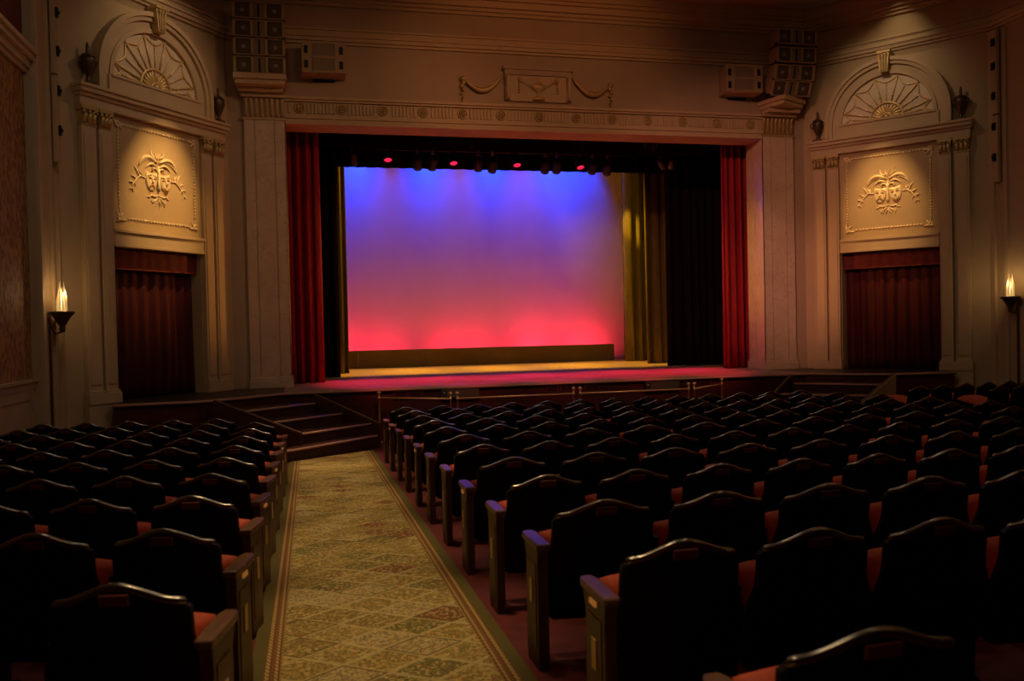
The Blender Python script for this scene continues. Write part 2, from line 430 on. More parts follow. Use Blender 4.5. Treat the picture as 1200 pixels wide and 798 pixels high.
# proscenium pilasters in marble with fluted capitals
for side, s in (('left',-1), ('right',1)):
    p = thing('proscenium_pilaster', f'veined marble pilaster with fluted capital at the {side} edge of the stage opening', 'pilaster', (0,0,0), kind='structure')
    def bx(m, a, b_, y0, y1, z0, z1): m.box(min(a*s,b_*s), max(a*s,b_*s), y0, y1, z0, z1)
    m_ = MB()
    bx(m_, 4.995, 5.72, -.05, .64, 0, 5.05)
    for a, b_ in ((4.985,5.175), (5.19,5.535), (5.55,5.73)): bx(m_, a, b_, -.07, -.05, .2, 5.05)
    bx(m_, 4.985, 4.995, -.07, .30, .2, 5.0); bx(m_, 4.985, 4.995, .315, .64, .2, 5.0)
    m_.build('shaft', M['marble'], p)
    m_ = MB(); bx(m_, 4.95, 5.75, -.11, .66, 0, .16); bx(m_, 4.965, 5.74, -.09, .65, .16, .20)
    m_.build('base', M['marble'], p, bevel=.008)
    m_ = MB(); bx(m_, 4.98, 5.74, -.06, 0, 5.06, 5.50); bx(m_, 4.96, 5.76, -.09, 0, 5.05, 5.09); bx(m_, 4.95, 5.77, -.16, 0, 5.46, 5.52)
    for k in range(8):
        x = 5.03 + k*.094; m_.tube([(x*s,-.06,5.11),(x*s,-.075,5.38),(x*s,-.11,5.44)], .033, 8)
    m_.build('capital', M['gold_dull'] if side == 'right' else M['plaster_trim'], p)

# ------------------------------------------------------------------ boxes beside the stage
def torus_arc(m, r_in, r_out, y0, y1, zc, n=40, stilt=.15, Mx=None):
    """half ring, rectangular section, with short straight feet"""
    pts = [(-1,-stilt)] + [(-math.cos(PI*i/n), math.sin(PI*i/n)) for i in range(n+1)] + [(1,-stilt)]
    rings = []
    for i, (cx, sz) in enumerate(pts):
        foot = i in (0, len(pts)-1)
        f = lambda r, y: (cx*r, y, zc + (sz if foot else sz*r))
        rings.append([f(r_in,y0), f(r_out,y0), f(r_out,y1), f(r_in,y1)])
    vs = [q for rg in rings for q in rg]; fs = []
    for i in range(len(rings)-1):
        for k in range(4):
            l = (k+1) % 4; fs.append((i*4+k, (i+1)*4+k, (i+1)*4+l, i*4+l))
    fs += [(0,1,2,3), tuple(len(vs)-4+k for k in (3,2,1,0))]
    m.add(vs, fs, False, Mx)
def leaf(m, p0, p1, bend, w, y, th=.012):
    """slender pointed leaf in the xz plane standing proud of y"""
    n = 8; a = Vector((p0[0],0,p0[1])); b_ = Vector((p1[0],0,p1[1])); d = b_-a; nrm = Vector((-d.z,0,d.x)).normalized()
    pts = []; rs = []
    for i in range(n+1):
        t = i/n; pts.append(a + d*t + nrm*bend*math.sin(PI*t) + Vector((0,y,0))); rs.append(max(.003, w*math.sin(PI*min(1,t*.9+.12))**.8))
    m.tube(pts, rs, 8, flat=.45 if abs(d.z) > abs(d.x)*2 else 1.0)
def mask_mesh(smile):
    """theatre mask, flat relief with brow, eyes, nose and mouth; local xz plane, front at -y"""
    def outl(t):
        pts = [(-.125,.15),(-.06,.135),(0,.13),(.06,.135),(.125,.15),(.13,.05),(.12,-.04),(.085,-.12),(.04,-.16),(0,-.17),(-.04,-.16),(-.085,-.12),(-.12,-.04),(-.13,.05)]
        return pts
    P = outl(0); n = len(P); m = MB()
    rings = []
    for sc_, dy in ((1,0),(1,-.025),(.9,-.045),(.6,-.06),(.25,-.066)):
        rings.append([(p[0]*sc_, dy, p[1]*sc_) for p in P])
    vs = [q for r in rings for q in r] + [(0,-.067,0)]; fs = []
    for i in range(4):
        for k in range(n):
            l = (k+1) % n; fs.append((i*n+k, i*n+l, (i+1)*n+l, (i+1)*n+k))
    for k in range(n): fs.append((4*n+k, 4*n+(k+1)%n, 5*n))
    m.add(vs, fs, True)
    m.tube([(0,-.07,.05),(0,-.085,-.01),(0,-.092,-.035)], [.012,.018,.024], 8)          # nose
    for s in (-1,1):
        m.tube([(.02*s,-.066,.075 if smile else .095),(.06*s,-.07,.10),(.10*s,-.058,.085 if smile else .062)], .012, 8)   # brows
    d = []
    for s in (-1,1):
        e = [(.025*s,-.067,.035),(.055*s,-.068,.05 if smile else .047),(.085*s,-.06,.032)]
        d.append(('eye', MB().tube(e, [.012,.019,.010], 8)))
    mo = []
    for i in range(9):
        a = -1 + i*.25; mo.append((a*.065, -.066+.012*a*a, -.10 + (a*a-.5)*(.06 if smile else -.055)))
    d.append(('mouth', MB().tube(mo, [.006,.012,.016,.018,.019,.018,.016,.012,.006], 8)))
    return m, d
def make_pilaster(side, x0, x1, where):
    B = BM[side]
    p = thing('pilaster', f'slim cream pilaster with leafy gilt capital, {where}', 'pilaster', B[0], B[1], 'pilasters beside the boxes', 'structure')
    cx = (x0+x1)/2; hw = (x1-x0)/2
    m = MB(); m.box(x0, x1, .05, WP, .2, 4.28)
    m.box(x0+.035, x1-.035, .035, .05, .3, 4.18); m.build('shaft', M['plaster_trim'], p, bevel=.006)
    m = MB(); m.box(x0-.03, x1+.03, .0, WP, 0, .17); m.box(x0-.015, x1+.015, .02, WP, .17, .21)
    if x0*(-1 if side == 'left' else 1) > 0: m.box(x0-.03, x1+.03, .02, WP, floor_z(-2.5), 0)
    m.build('base', M['plaster_trim'], p, bevel=.006)
    m = MB(); m.box(x0, x1, .04, WP, 4.28, 4.32); m.box(x0+.01, x1-.01, .055, WP, 4.32, 4.52); m.box(x0-.02, x1+.02, .0, WP, 4.52, 4.58)
    for k in range(3):
        x = cx + (k-1)*hw*.62
        m.tube([(x,.05,4.32),(x,.03,4.40),(x,.005,4.455),(x,.02,4.44)], [.038,.034,.024,.01], 8)
    for s in (-1,1):
        m.tube([(cx+s*hw*.3,.045,4.42),(cx+s*hw*.55,.025,4.49),(cx+s*hw*.95,.01,4.515),(cx+s*hw*1.0,.0,4.475),(cx+s*hw*.8,.005,4.465)], [.016,.018,.018,.016,.012], 8)
    m.sphere((cx,.02,4.49), .03, 8)
    m.build('capital', M['gold_dull'], p)

def make_box(side):
    pos, rot = BM[side]
    T = lambda n, l, c, **k: thing(n, l, c, pos, rot, **k)
    sg = 1 if side == 'right' else -1
    near = {1: 'outer', -1: 'inner'}
    for k, (a, b_) in enumerate(((.985,1.21), (1.265,1.53))):
        for s in (-1, 1):
            x0, x1 = (a, b_) if s > 0 else (-b_, -a)
            out = 'away from' if s*sg > 0 else 'next to'
            pl = 'against the relief panel' if k == 0 else 'at the outside of the pair'
            make_pilaster(side, x0, x1, f'{pl}, {out} the stage, {side} box')
    # entablature under the arch
    m = MB()
    Bm = bmat(side)
    m.box(-1.56, 1.56, .03, WP, 4.58, 4.72, Bm); m.box(-1.575, 1.575, .0, WP, 4.72, 4.78, Bm); m.box(-1.60, 1.60, -.05, WP, 4.78, 4.85, Bm); m.box(-1.62, 1.62, -.08, WP, 4.85, 4.90, Bm)
    struct(m, 'trim_' + ('9' if side == 'left' else '10'), M['plaster_trim'], bevel=.008)
    # fanlight
    f = T('fanlight', f'half-round fanlight with gilt sunburst rays in the {side} side arch', 'fanlight')
    zc = 5.18
    m = MB(); n = 40
    poly = [(.905*math.cos(PI*i/n), zc+.905*math.sin(PI*i/n)) for i in range(n+1)]
    vs = [(x, .11, z) for x, z in poly] + [(x, WP+.02, z) for x, z in poly]
    m.add(vs, [tuple(range(n+1))] + [(i, i+1, n+2+i, n+1+i) for i in range(n)], False); m.build('pane', M['pane'], f, weld=False)
    m = MB()
    for ri, ro, y0 in ((.90,.97,.05), (.97,1.09,.075), (1.09,1.16,.02), (1.16,1.235,-.02)): torus_arc(m, ri, ro, y0, WP, zc, 40, .26)
    m.build('archivolt', M['plaster_trim'], f)
    m = MB(); m.box(-1.0, 1.0, .04, WP, 4.90, zc); m.box(-.95, .95, .02, WP, zc-.03, zc+.01); m.build('sill', M['plaster_trim'], f, bevel=.006)
    m = MB()
    prof = [(-.075,6.10),(.075,6.10),(.12,6.50),(-.12,6.50)]
    vs = [(x, -.08, z) for x, z in prof] + [(x, WP, z) for x, z in prof]
    m.add(vs, [(0,1,2,3),(0,4,5,1),(1,5,6,2),(2,6,7,3),(3,7,4,0)]); m.box(-.135,.135,-.11,WP,6.48,6.53)
    for k in (-1,0,1): m.tube([(k*.042,-.085,6.12),(k*.052,-.085,6.36),(k*.062,-.12,6.46)], .017, 8)
    m.build('keystone', M['gold_dull'], f, bevel=.004)
    for k in range(6):
        a = PI*(k+.5)/6; m = MB()
        m.tube([(r*math.cos(a), .095, zc+r*math.sin(a)) for r in (.33,.6,.885)], [.013,.015,.019], 8)
        m.sphere((.47*math.cos(a), .092, zc+.47*math.sin(a)), .026, 8)
        m.build('ray', M['gold'], f)
    for k in range(7):
        a = PI*k/6; a = min(max(a, .10), PI-.10); m = MB()
        m.tube([(r*math.cos(a), .098, zc+r*math.sin(a)) for r in (.33,.5,.68)], [.012,.013,.012], 8)
        m.sphere((.69*math.cos(a), .095, zc+.69*math.sin(a)), .018, 8)
        m.build('short_ray', M['gold'], f)
    for k in range(-1, 6):
        a0 = PI*(k+.5)/6 if k >= 0 else .02; a1 = PI*(k+1.5)/6 if k < 5 else PI-.02
        m = MB(); pts = []
        for i in range(11):
            t = i/10; a = a0 + (a1-a0)*t; r = .87 - .13*math.sin(PI*t); pts.append((r*math.cos(a), .098, zc+r*math.sin(a)))
        m.tube(pts, [.010+.008*math.sin(PI*i/10) for i in range(11)], 6)
        m.build('festoon', M['gold'], f)
    m = MB()
    for i in range(13):
        a = PI*(i+.5)/13; leaf(m, (.10*math.cos(a), zc+.10*math.sin(a)), (.31*math.cos(a), zc+.31*math.sin(a)), .02, .032, .09)
    m.tube([(.325*math.cos(PI*i/24), .095, zc+.325*math.sin(PI*i/24)) for i in range(25)], .022, 8)
    m.tube([(.10*math.cos(PI*i/12), .085, zc+.10*math.sin(PI*i/12)) for i in range(13)], .02, 8)
    m.sphere((0,.085,zc+.03), .05, 10)
    m.build('shell_rosette', M['gold'], f)
    # urn finials on the cornice
    for s in (-1, 1):
        out = 'away from' if s*sg > 0 else 'nearer'
        B = bmat(side); q = B @ Vector((s*1.40, .03, 4.90))
        u = thing('urn_finial', f'dark lidded urn on the {side} box cornice, {out} the stage', 'urn', q, rot, 'urns on the box cornices')
        m = MB(); m.box(-.08,.08,-.08,.08,0,.04); m.lathe([(.0,.04),(.06,.04),(.035,.07),(.028,.13),(.05,.17),(.085,.25),(.105,.34),(.108,.40),(.095,.42),(0,.42)], n=18); m.build('body', M['bronze'], u)
        m = MB(); m.lathe([(.112,.42),(.09,.455),(.05,.48),(.022,.50),(.03,.53),(.02,.555),(.03,.58),(.016,.63),(0,.66)], n=16); m.build('lid', M['bronze'], u)
        m = MB()
        for w in (-1,1): m.tube([(w*.10,0,.30),(w*.15,0,.33),(w*.155,0,.39),(w*.11,0,.41)], .012, 6)
        m.build('handles', M['bronze'], u)
    # relief panel with masks
    r = T('relief_panel', f'spotlit cream relief panel with theatre masks over the {side} box curtain', 'relief panel')
    m = MB(); m.box(-.975, .975, .115, WP, 2.74, 4.58); m.build('field', M['panel'], r)
    m = MB(); m.box(-.975,.975,.06,WP,2.47,2.70); m.box(-.975,.975,.03,WP,2.70,2.75); m.box(-.975,.975,.045,WP,2.47,2.52); m.build('ledge', M['plaster_trim'], r, bevel=.006)
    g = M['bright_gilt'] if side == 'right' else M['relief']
    m = MB(); bw, z0, z1 = .82, 2.94, 4.44
    n = 26
    for i in range(3, n-2):
        t = i/n; x = -bw + 2*bw*t; z = z0 + (z1-z0)*t
        for c in ((x,.108,z0),(x,.108,z1),(-bw,.108,z),(bw,.108,z)): m.sphere(c, .023, 6)
    for a, b_ in (((-bw+.1,z0),(bw-.1,z0)), ((-bw+.1,z1),(bw-.1,z1)), ((-bw,z0+.1),(-bw,z1-.1)), ((bw,z0+.1),(bw,z1-.1))):
        m.tube([(a[0],.113,a[1]),(b_[0],.113,b_[1])], .008, 6)
    m.build('beaded_border', g, r)
    for sx in (-1,1):
        for sz in (-1,1):
            cx_, cz_ = sx*bw, (z1 if sz > 0 else z0); m = MB()
            leaf(m, (cx_,cz_), (cx_-sx*.16,cz_+sz*.02), .02*sx, .022, .105); leaf(m, (cx_,cz_), (cx_+sx*.02,cz_-sz*.16), .02, .022, .105)
            leaf(m, (cx_,cz_), (cx_-sx*.09,cz_-sz*.09), .015, .02, .105); leaf(m, (cx_,cz_), (cx_+sx*.06,cz_+sz*.06), .01, .02, .105)
            for q in range(6):
                a = q*PI/3; m.sphere((cx_+.035*math.cos(a), .10, cz_+.035*math.sin(a)), .022, 8)
            m.build('corner_flower', g, r)
    zc = 3.72
    for sx, smile, tl in ((-1, False, .06), (1, True, -.14)):
        a, d = mask_mesh(smile)
        mk = a.build('mask', g, r); mk.location = (sx*.15, .113, zc-.10); mk.scale = (.92,.6,1); mk.rotation_euler = (0, tl, 0)
        [q.build(nm, M['dark_gilt'], mk) for nm, q in d]
    for sx in (-1,1):
        m = MB(); leaf(m, (sx*.02,zc+.22), (sx*.42,zc+.13), sx*.12, .036, .10)
        for q in range(8):
            t = .18+q*.10; bx_ = sx*(.02+.40*t); bz = zc+.22-.09*t+.11*math.sin(PI*t)
            leaf(m, (bx_,bz), (bx_+sx*.035,bz-.075), .005, .016, .098)
        m.build('palm_frond', g, r)
        m = MB(); leaf(m, (sx*.02,zc+.14), (sx*.27,zc+.10), sx*.07, .024, .10); m.build('palm_frond', g, r)
        m = MB(); m.tube([(sx*.015,.105,zc+.06),(sx*.05,.10,zc+.12),(sx*.11,.10,zc+.125),(sx*.13,.10,zc+.085),(sx*.10,.10,zc+.07)], [.012,.018,.02,.016,.01], 8); m.build('scroll', g, r)
        m = MB(); pts = [(sx*.27,.108,zc-.06),(sx*.38,.105,zc-.04),(sx*.46,.105,zc-.11),(sx*.54,.105,zc-.20),(sx*.56,.105,zc-.27)]
        m.tube(pts, [.012,.016,.014,.012,.008], 8)
        for px, pz, qx, qz in ((.34,-.05,.42,.06),(.40,-.06,.50,.10),(.36,-.05,.36,.05),(.46,-.11,.57,-.06),(.52,-.18,.62,-.17),(.50,-.15,.47,-.24),(.55,-.24,.52,-.33),(.56,-.26,.60,-.31)):
            leaf(m, (sx*px,zc+pz), (sx*qx,zc+qz), .012*sx, .018, .105)
        m.build('leaf_sprig', g, r)
    m = MB()
    for x, z, qx, qz in ((0,.28,-.05,.40),(0,.28,.05,.40),(-.04,.29,-.16,.37),(.04,.29,.16,.37),(-.1,.29,-.15,.44),(.1,.29,.14,.46),(0,.27,0,.36),(-.12,.28,-.19,.28),(.12,.28,.19,.28)):
        leaf(m, (x,zc+z), (qx,zc+qz), .012, .017, .105)
    m.build('leaf_crest', g, r)
    m = MB(); m.tube([(0,.105,zc+.18),(0,.095,zc+.05),(0,.095,zc-.10),(0,.095,zc-.20),(0,.10,zc-.27)], [.02,.028,.022,.036,.008], 10); m.build('ribbon_drop', g, r)
    m = MB()
    for px, pz, qx, qz, bd in ((-.02,-.33,-.20,-.30,.03),(.02,-.33,.20,-.30,-.03),(-.03,-.36,-.17,-.42,.03),(.03,-.36,.17,-.42,-.03),(-.01,-.36,-.07,-.52,.02),(.01,-.36,.08,-.50,-.02),(-.10,-.40,-.13,-.52,.02),(.11,-.40,.15,-.52,-.02),(-.15,-.31,-.25,-.37,.02),(.15,-.31,.25,-.37,-.02),(0,-.36,.01,-.56,.01)):
        leaf(m, (px,zc+pz), (qx,zc+qz), bd, .015, .105)
    for px, pz in ((-.08,-.34),(.08,-.34),(0,-.42),(-.13,-.45),(.14,-.45),(0,-.33)): m.sphere((px,.103,zc+pz), .018, 8)
    m.build('leaf_spray', g, r)
    # red valance and curtain of the box opening
    def pleat(m, x0, x1, y, z0, z1, n, amp, seed, flare=0, th=.012):
        rr = random.Random(seed); ph = [rr.uniform(0,6.28) for _ in range(4)]; N_ = n*10
        def fn(i, j):
            x = x0 + (x1-x0)*i; z = z1 + (z0-z1)*j
            k = .35+.65*j if flare else 1
            d = amp*k*(math.sin(i*n*2*PI+ph[0]+.7*math.sin(i*n*1.1+ph[1])) + .35*math.sin(i*n*4.7+ph[2]+j*.6))
            return (x+.012*math.sin(j*3+i*9+ph[3]), y+d, z)
        m.grid(N_, 10, fn, True)
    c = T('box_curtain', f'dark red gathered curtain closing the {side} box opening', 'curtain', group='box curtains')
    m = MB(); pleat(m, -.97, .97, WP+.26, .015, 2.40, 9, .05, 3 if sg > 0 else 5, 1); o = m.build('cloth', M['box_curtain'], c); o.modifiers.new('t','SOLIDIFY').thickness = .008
    v = T('box_valance', f'short red valance across the top of the {side} box opening', 'valance', group='box valances')
    m = MB(); pleat(m, -.97, .97, WP+.10, 2.13, 2.465, 9, .007, 9, 0); o = m.build('cloth', M['valance'], v); o.modifiers.new('t','SOLIDIFY').thickness = .008
    m = MB(); m.box(-.97,.97,WP+.085,WP+.115,2.125,2.15); m.build('hem_band', M['valance'], v)
for side in ('left', 'right'): make_box(side)

# light strips and sconces on the piers
for side, s in (('left',-1), ('right',1)):
    a = thing('vertical_light_strip', f'tall pale light boom with black lamps on the {side} pier', 'light boom', (8.17*s,-3.10,0), 0, 'light booms')
    m = MB(); m.box(-.035,.035,-.07,.07,4.9,6.5); m.build('channel', M['plaster_trim'], a, bevel=.006)
    m = MB(); m.box(-.035,.035,-.07,.07,3.62,4.87); m.build('channel', M['plaster_trim'], a, bevel=.006)
    for z in (6.25, 5.80, 5.24, 4.66, 4.08):
        m = MB(); m.box(-.05*s-.018,-.05*s+.018,-.035,.035,z-.07,z+.07); m.lathe([(.0,0),(.025,0),(.025,.025),(0,.025)], n=10, M=Matrix.Translation((-.065*s,0,z)) @ Matrix.Rotation(-PI/2*s,4,'Y')); m.build('lamp', M['black_metal'], a)
    m = MB(); m.tube([(0,0,3.62),(.01,.02,3.52),(.0,.05,3.47),(-.01,.08,3.53)], .007, 6); m.build('cable_loop', M['plaster_trim'], a)
    y0 = -3.50
    q = thing('torch_sconce', f'glowing crystal torch sconce on the {side} pier', 'wall lamp', (8.25*s,y0,-.10), 0 if s > 0 else PI, 'torch sconces')
    # local: wall at x=0, room towards -x
    m = MB(); m.lathe([(.0,1.22),(.03,1.22),(.045,1.27),(.035,1.30),(.07,1.36),(.11,1.43),(.165,1.49),(.17,1.515),(.15,1.52),(0,1.50)], n=20, c=(-.18,0,0)); m.build('bowl', M['bronze'], q)
    m = MB(); m.tube([(-.0,0,1.42),(-.04,0,1.30),(-.09,0,1.20),(-.15,0,1.22),(-.18,0,1.26)], .016, 8); m.build('bracket', M['bronze'], q)
    m = MB(); m.box(-.03,0,-.02,.02,-1.05,1.3); m.build('pole', M['walnut'], q)
    m = MB()
    for k in range(9):
        an = 2*PI*k/9; r0 = .052
        m.tube([(-.18+r0*math.cos(an), r0*math.sin(an), 1.51),(-.18+r0*1.05*math.cos(an), r0*1.05*math.sin(an), 1.66+.03*(k%3)),(-.18+r0*.55*math.cos(an), r0*.55*math.sin(an), 1.80+.07*(k%3))], [.020,.016,.003], 6)
    m.build('crystal_shade', M['glass'], q)
    m = MB(); m.lathe([(0,1.51),(.03,1.51),(.04,1.56),(.03,1.62),(.008,1.70),(0,1.71)], n=12, c=(-.18,0,0)); m.build('bulb', M['flame'], q)

# ------------------------------------------------------------------ plaster garland over the frieze
g = thing('garland_tablet', 'carved plaster tablet with urn and swags over the middle of the frieze', 'relief ornament', (0,-.025,0))
m = MB(); m.box(-.66,.66,-.03,0,5.60,6.12); m.build('tablet', M['plaster_trim'], g)
m = MB(); m.box(-.70,.70,-.07,0,6.12,6.22); m.box(-.74,.74,-.10,0,6.22,6.29); m.build('header', M['upper_wall'], g, bevel=.006)
for s in (-1,1):
    m = MB(); m.box(s*.64-.05,s*.64+.05,-.08,0,5.62,6.12)
    m.tube([(s*.64,-.09,6.09),(s*.64,-.12,6.02),(s*.64,-.09,5.8),(s*.64,-.10,5.68),(s*.64,-.085,5.62)], [.045,.05,.035,.042,.02], 8); m.build('console', M['plaster_trim'], g)
    m = MB(); pts = []; rs = []
    for i in range(15):
        t = i/14; pts.append((s*(.72+.80*t), -.045, 6.12-.14*t-.27*math.sin(PI*t))); rs.append(.022+.028*math.sin(PI*t))
    m.tube(pts, rs, 8)
    m.tube([(p[0], p[1]-.01, p[2]+.07*math.sin(PI*i/14)) for i, p in enumerate(pts)], .014, 6)
    m.build('swag', M['gold_dull'], g)
    m = MB(); m.sphere((s*1.54,-.04,6.0), .06, 10)
    for k in range(5): m.sphere((s*(1.55+.015*((k%2)*2-1)),-.035,5.92-.07*k), .05-.006*k, 8)
    m.tube([(s*1.55,-.03,5.62),(s*1.56,-.03,5.52)], [.02,.006], 6); m.build('drop', M['gold_dull'], g)
    m = MB(); m.tube([(s*(.05+.33*t/8), -.045, 5.98+.02*t/8-.17*math.sin(PI*(.5+t/16))*(1-t/8)) for t in range(9)], .02, 8)
    m.sphere((s*.39,-.04,6.03), .045, 8)
    for k in range(4): m.sphere((s*.40,-.04,5.96-.06*k), .026, 8)
    m.build('inner_swag', M['gold_dull'], g)
m = MB(); Mu = Matrix.Translation((0,-.06,5.62)) @ Matrix.Diagonal((1,.3,1,1))
m.lathe([(0,0),(.12,0),(.13,.04),(.06,.08),(.025,.13),(.03,.16),(.10,.20),(.16,.27),(.17,.31),(.10,.32),(.05,.36),(.02,.40),(.03,.43),(0,.46)], n=20, M=Mu); m.build('urn', M['gold_dull'], g)

# ------------------------------------------------------------------ loudspeakers
def line_cab(loc, rz, tilt, label, group):
    t = thing('line_array_speaker', label, 'speaker', loc, rz, group)
    t.rotation_euler = (tilt, 0, rz)
    w, d, h = .46, .42, .312
    m = MB()
    # wedge body, narrower at the back
    f = [(-w,0,0),(w,0,0),(w,0,h),(-w,0,h)]; bk = [(-w*.86,d,.03),(w*.86,d,.03),(w*.86,d,h-.03),(-w*.86,d,h-.03)]
    m.add(f+bk, [(0,3,2,1)[::-1],(4,5,6,7)[::-1],(0,4,5,1),(1,5,6,2),(2,6,7,3),(3,7,4,0)])
    for x0, x1, z0, z1 in ((-w,w,0,.022),(-w,w,h-.022,h),(-w,-w+.05,0,h),(w-.05,w,0,h),(-.15,-.10,0,h),(.10,.15,0,h)): m.box(x0,x1,-.03,0,z0,z1)
    m.build('cabinet', M['speaker'], t, bevel=.004)
    for s in (-1,1):
        R2 = Matrix.Translation((s*.28,0,h/2)) @ Matrix.Rotation(PI/2,4,'X')
        m = MB(); m.box(s*.28-.13,s*.28+.13,-.006,0,.022,h-.022); m.lathe([(.128,0),(.125,.018),(.10,.012),(.05,-.0),(.04,.004)], n=24, M=R2); o = m.build('woofer', M['cone'], t)
        m = MB(); m.sphere((0,0,.006), .042, 12, R2, (1,1,.5)); m.build('dust_cap', M['dust_cap'], o)
    m = MB(); m.box(-.10,-.02,-.012,0,.03,h-.03); m.box(.02,.10,-.012,0,.03,h-.03)
    for s in (-1,1):
        for k in range(5): m.box(s*.06-.035,s*.06+.035,-.018,-.012,.05+k*.05,.065+k*.05)
    o = m.build('horn', M['grille'], t)
    m = MB(); m.box(-.018,.018,-.004,.0,.03,h-.03); m.build('slot', M['black_metal'], o)
    for s in (-1,1):
        m = MB(); m.box(s*(w+.006)-.01,s*(w+.006)+.01,-.01,.05,-.02,.03); m.build('link_bracket', M['black_metal'], t)
names = ['topmost','second from the top','third from the top','lowest']
for k in range(4):
    line_cab((-5.40,-.50,5.785+.332*(3-k)), 0, 0, f'beige twin-cone speaker, {names[k]} of the stack above the left pilaster', 'left speaker stack')
tz = [0, .02, .10, .30]
PR = [(5.38,-.84,6.79,.0),(5.38,-.80,6.43,.06),(5.38,-.70,6.09,.20),(5.36,-.56,5.80,.40)]
for k in range(4):
    x, y, z, tl = PR[k]
    line_cab((x,y,z), .0, tl, f'beige twin-cone speaker, {names[k]} of the curved stack above the right pilaster', 'right speaker stack')
for side, s, lb in (('left',-1,'left'), ('right',1,'right')):
    t = thing('speaker_shelf', f'plaster bracket shelf under the {lb} speaker stack', 'shelf', (0,0,0))
    m = MB()
    if s < 0: m.box(-5.87,-4.93,-.58,0,5.68,5.78); m.box(-5.84,-4.96,-.53,0,5.60,5.68); m.box(-5.80,-5.0,-.30,0,5.53,5.60)
    else:
        m.prism([(4.93,0),(5.0,-.42),(5.14,-.74),(5.87,-.36),(5.92,0)], 5.70, 5.79); m.prism([(4.97,0),(5.04,-.38),(5.17,-.66),(5.82,-.32),(5.87,0)], 5.62, 5.70); m.box(5.03,5.78,-.30,0,5.53,5.62)
    m.build('top', M['plaster_trim'], t, bevel=.006)
    # subwoofer cabinets beside them
    q = thing('wall_speaker', f'beige double-grille loudspeaker on the wall beside the {lb} speaker stack', 'speaker', ((-4.25 if s < 0 else 4.42),-.02,5.87), 0 if s < 0 else -.10)
    w, h = (.40, .59) if s < 0 else (.40, .58)
    m = MB(); d = .42
    m.box(-w,w,-d,0,0,h); fr_ = -d
    for x0,x1,z0,z1 in ((-w,-w*.52,0,h),(w*.52,w,0,h),(-w*.52,w*.52,0,.05),(-w*.52,w*.52,h-.05,h),(-w*.52,w*.52,h/2-.025,h/2+.025)): m.box(x0,x1,fr_-.02,fr_,z0,z1)
    m.build('cabinet', M['speaker'], q, bevel=.006)
    for z in (.05, h/2+.025):
        m = MB(); m.box(-w*.52,w*.52,fr_-.006,fr_,z,z+h/2-.075)
        for k in range(7): m.box(-w*.52,w*.52,fr_-.010,fr_-.006,z+.015+k*.031,z+.024+k*.031)
        m.build('grille', M['grille'], q)
        for sx in (-1,1):
            m = MB(); m.box(sx*w*.8-.035,sx*w*.8+.035,fr_-.026,fr_-.02,z+.03,z+h/2-.12); m.build('hand_slot', M['black_metal'], q)
    m = MB(); m.box(-.2,.2,-.02,.02,-.05,0); m.build('wall_bracket', M['black_metal'], q)

# ------------------------------------------------------------------ stage
edge = [(-7.62,-2.64),(-6.42,-2.52),(-5.75,-2.08),(-5.1,-1.45),(5.1,-1.45),(5.75,-2.08),(6.42,-2.52),(7.62,-2.64)]
m_ = MB(); m_.prism([(-5.1,-1.45),(5.1,-1.45),(5.1,.64),(8.6,.64),(8.6,9.2),(-8.6,9.2),(-8.6,.64),(-5.1,.64)], -.06, 0); struct(m_, 'stage_floor', M['stage'])
m_ = MB()
for s in (-1,1):
    m_.prism([(s*5.1,-1.45),(s*5.75,-2.08),(s*6.42,-2.52),(s*7.62,-2.64),(s*7.75,-1.2),(s*6.4,.6),(s*5.1,.6)], -.06, 0)
struct(m_, 'wing_floor', M['wing_deck'])
m_ = MB()
poly = [(x*.997, y+.03) for x, y in edge]
m_.prism(poly + [(7.6,-2.0),(5.0,-.9),(-5.0,-.9),(-7.6,-2.0)], -1.2, -.06); struct(m_, 'stage_front', M['fascia'])
m_ = MB(); m_.tube([(x, y, -.028) for x, y in edge], .026, 8); struct(m_, 'stage_nosing', M['nosing'])
# black stage house
m_ = MB()
m_.box(-8.8,8.8,9.2,9.5,-1.2,9.5); m_.box(-8.9,-8.6,.5,9.4,-1.2,9.5); m_.box(8.6,8.9,.5,9.4,-1.2,9.5); m_.box(-8.9,8.9,.4,9.5,9.3,9.5); m_.box(-8.9,8.9,.64,.70,7.6,9.4)
m_.box(-8.8,-6.3,.64,.7,-1,9.4); m_.box(6.3,8.8,.64,.7,-1,9.4)
struct(m_, 'wall_stage', M['black_cloth'])

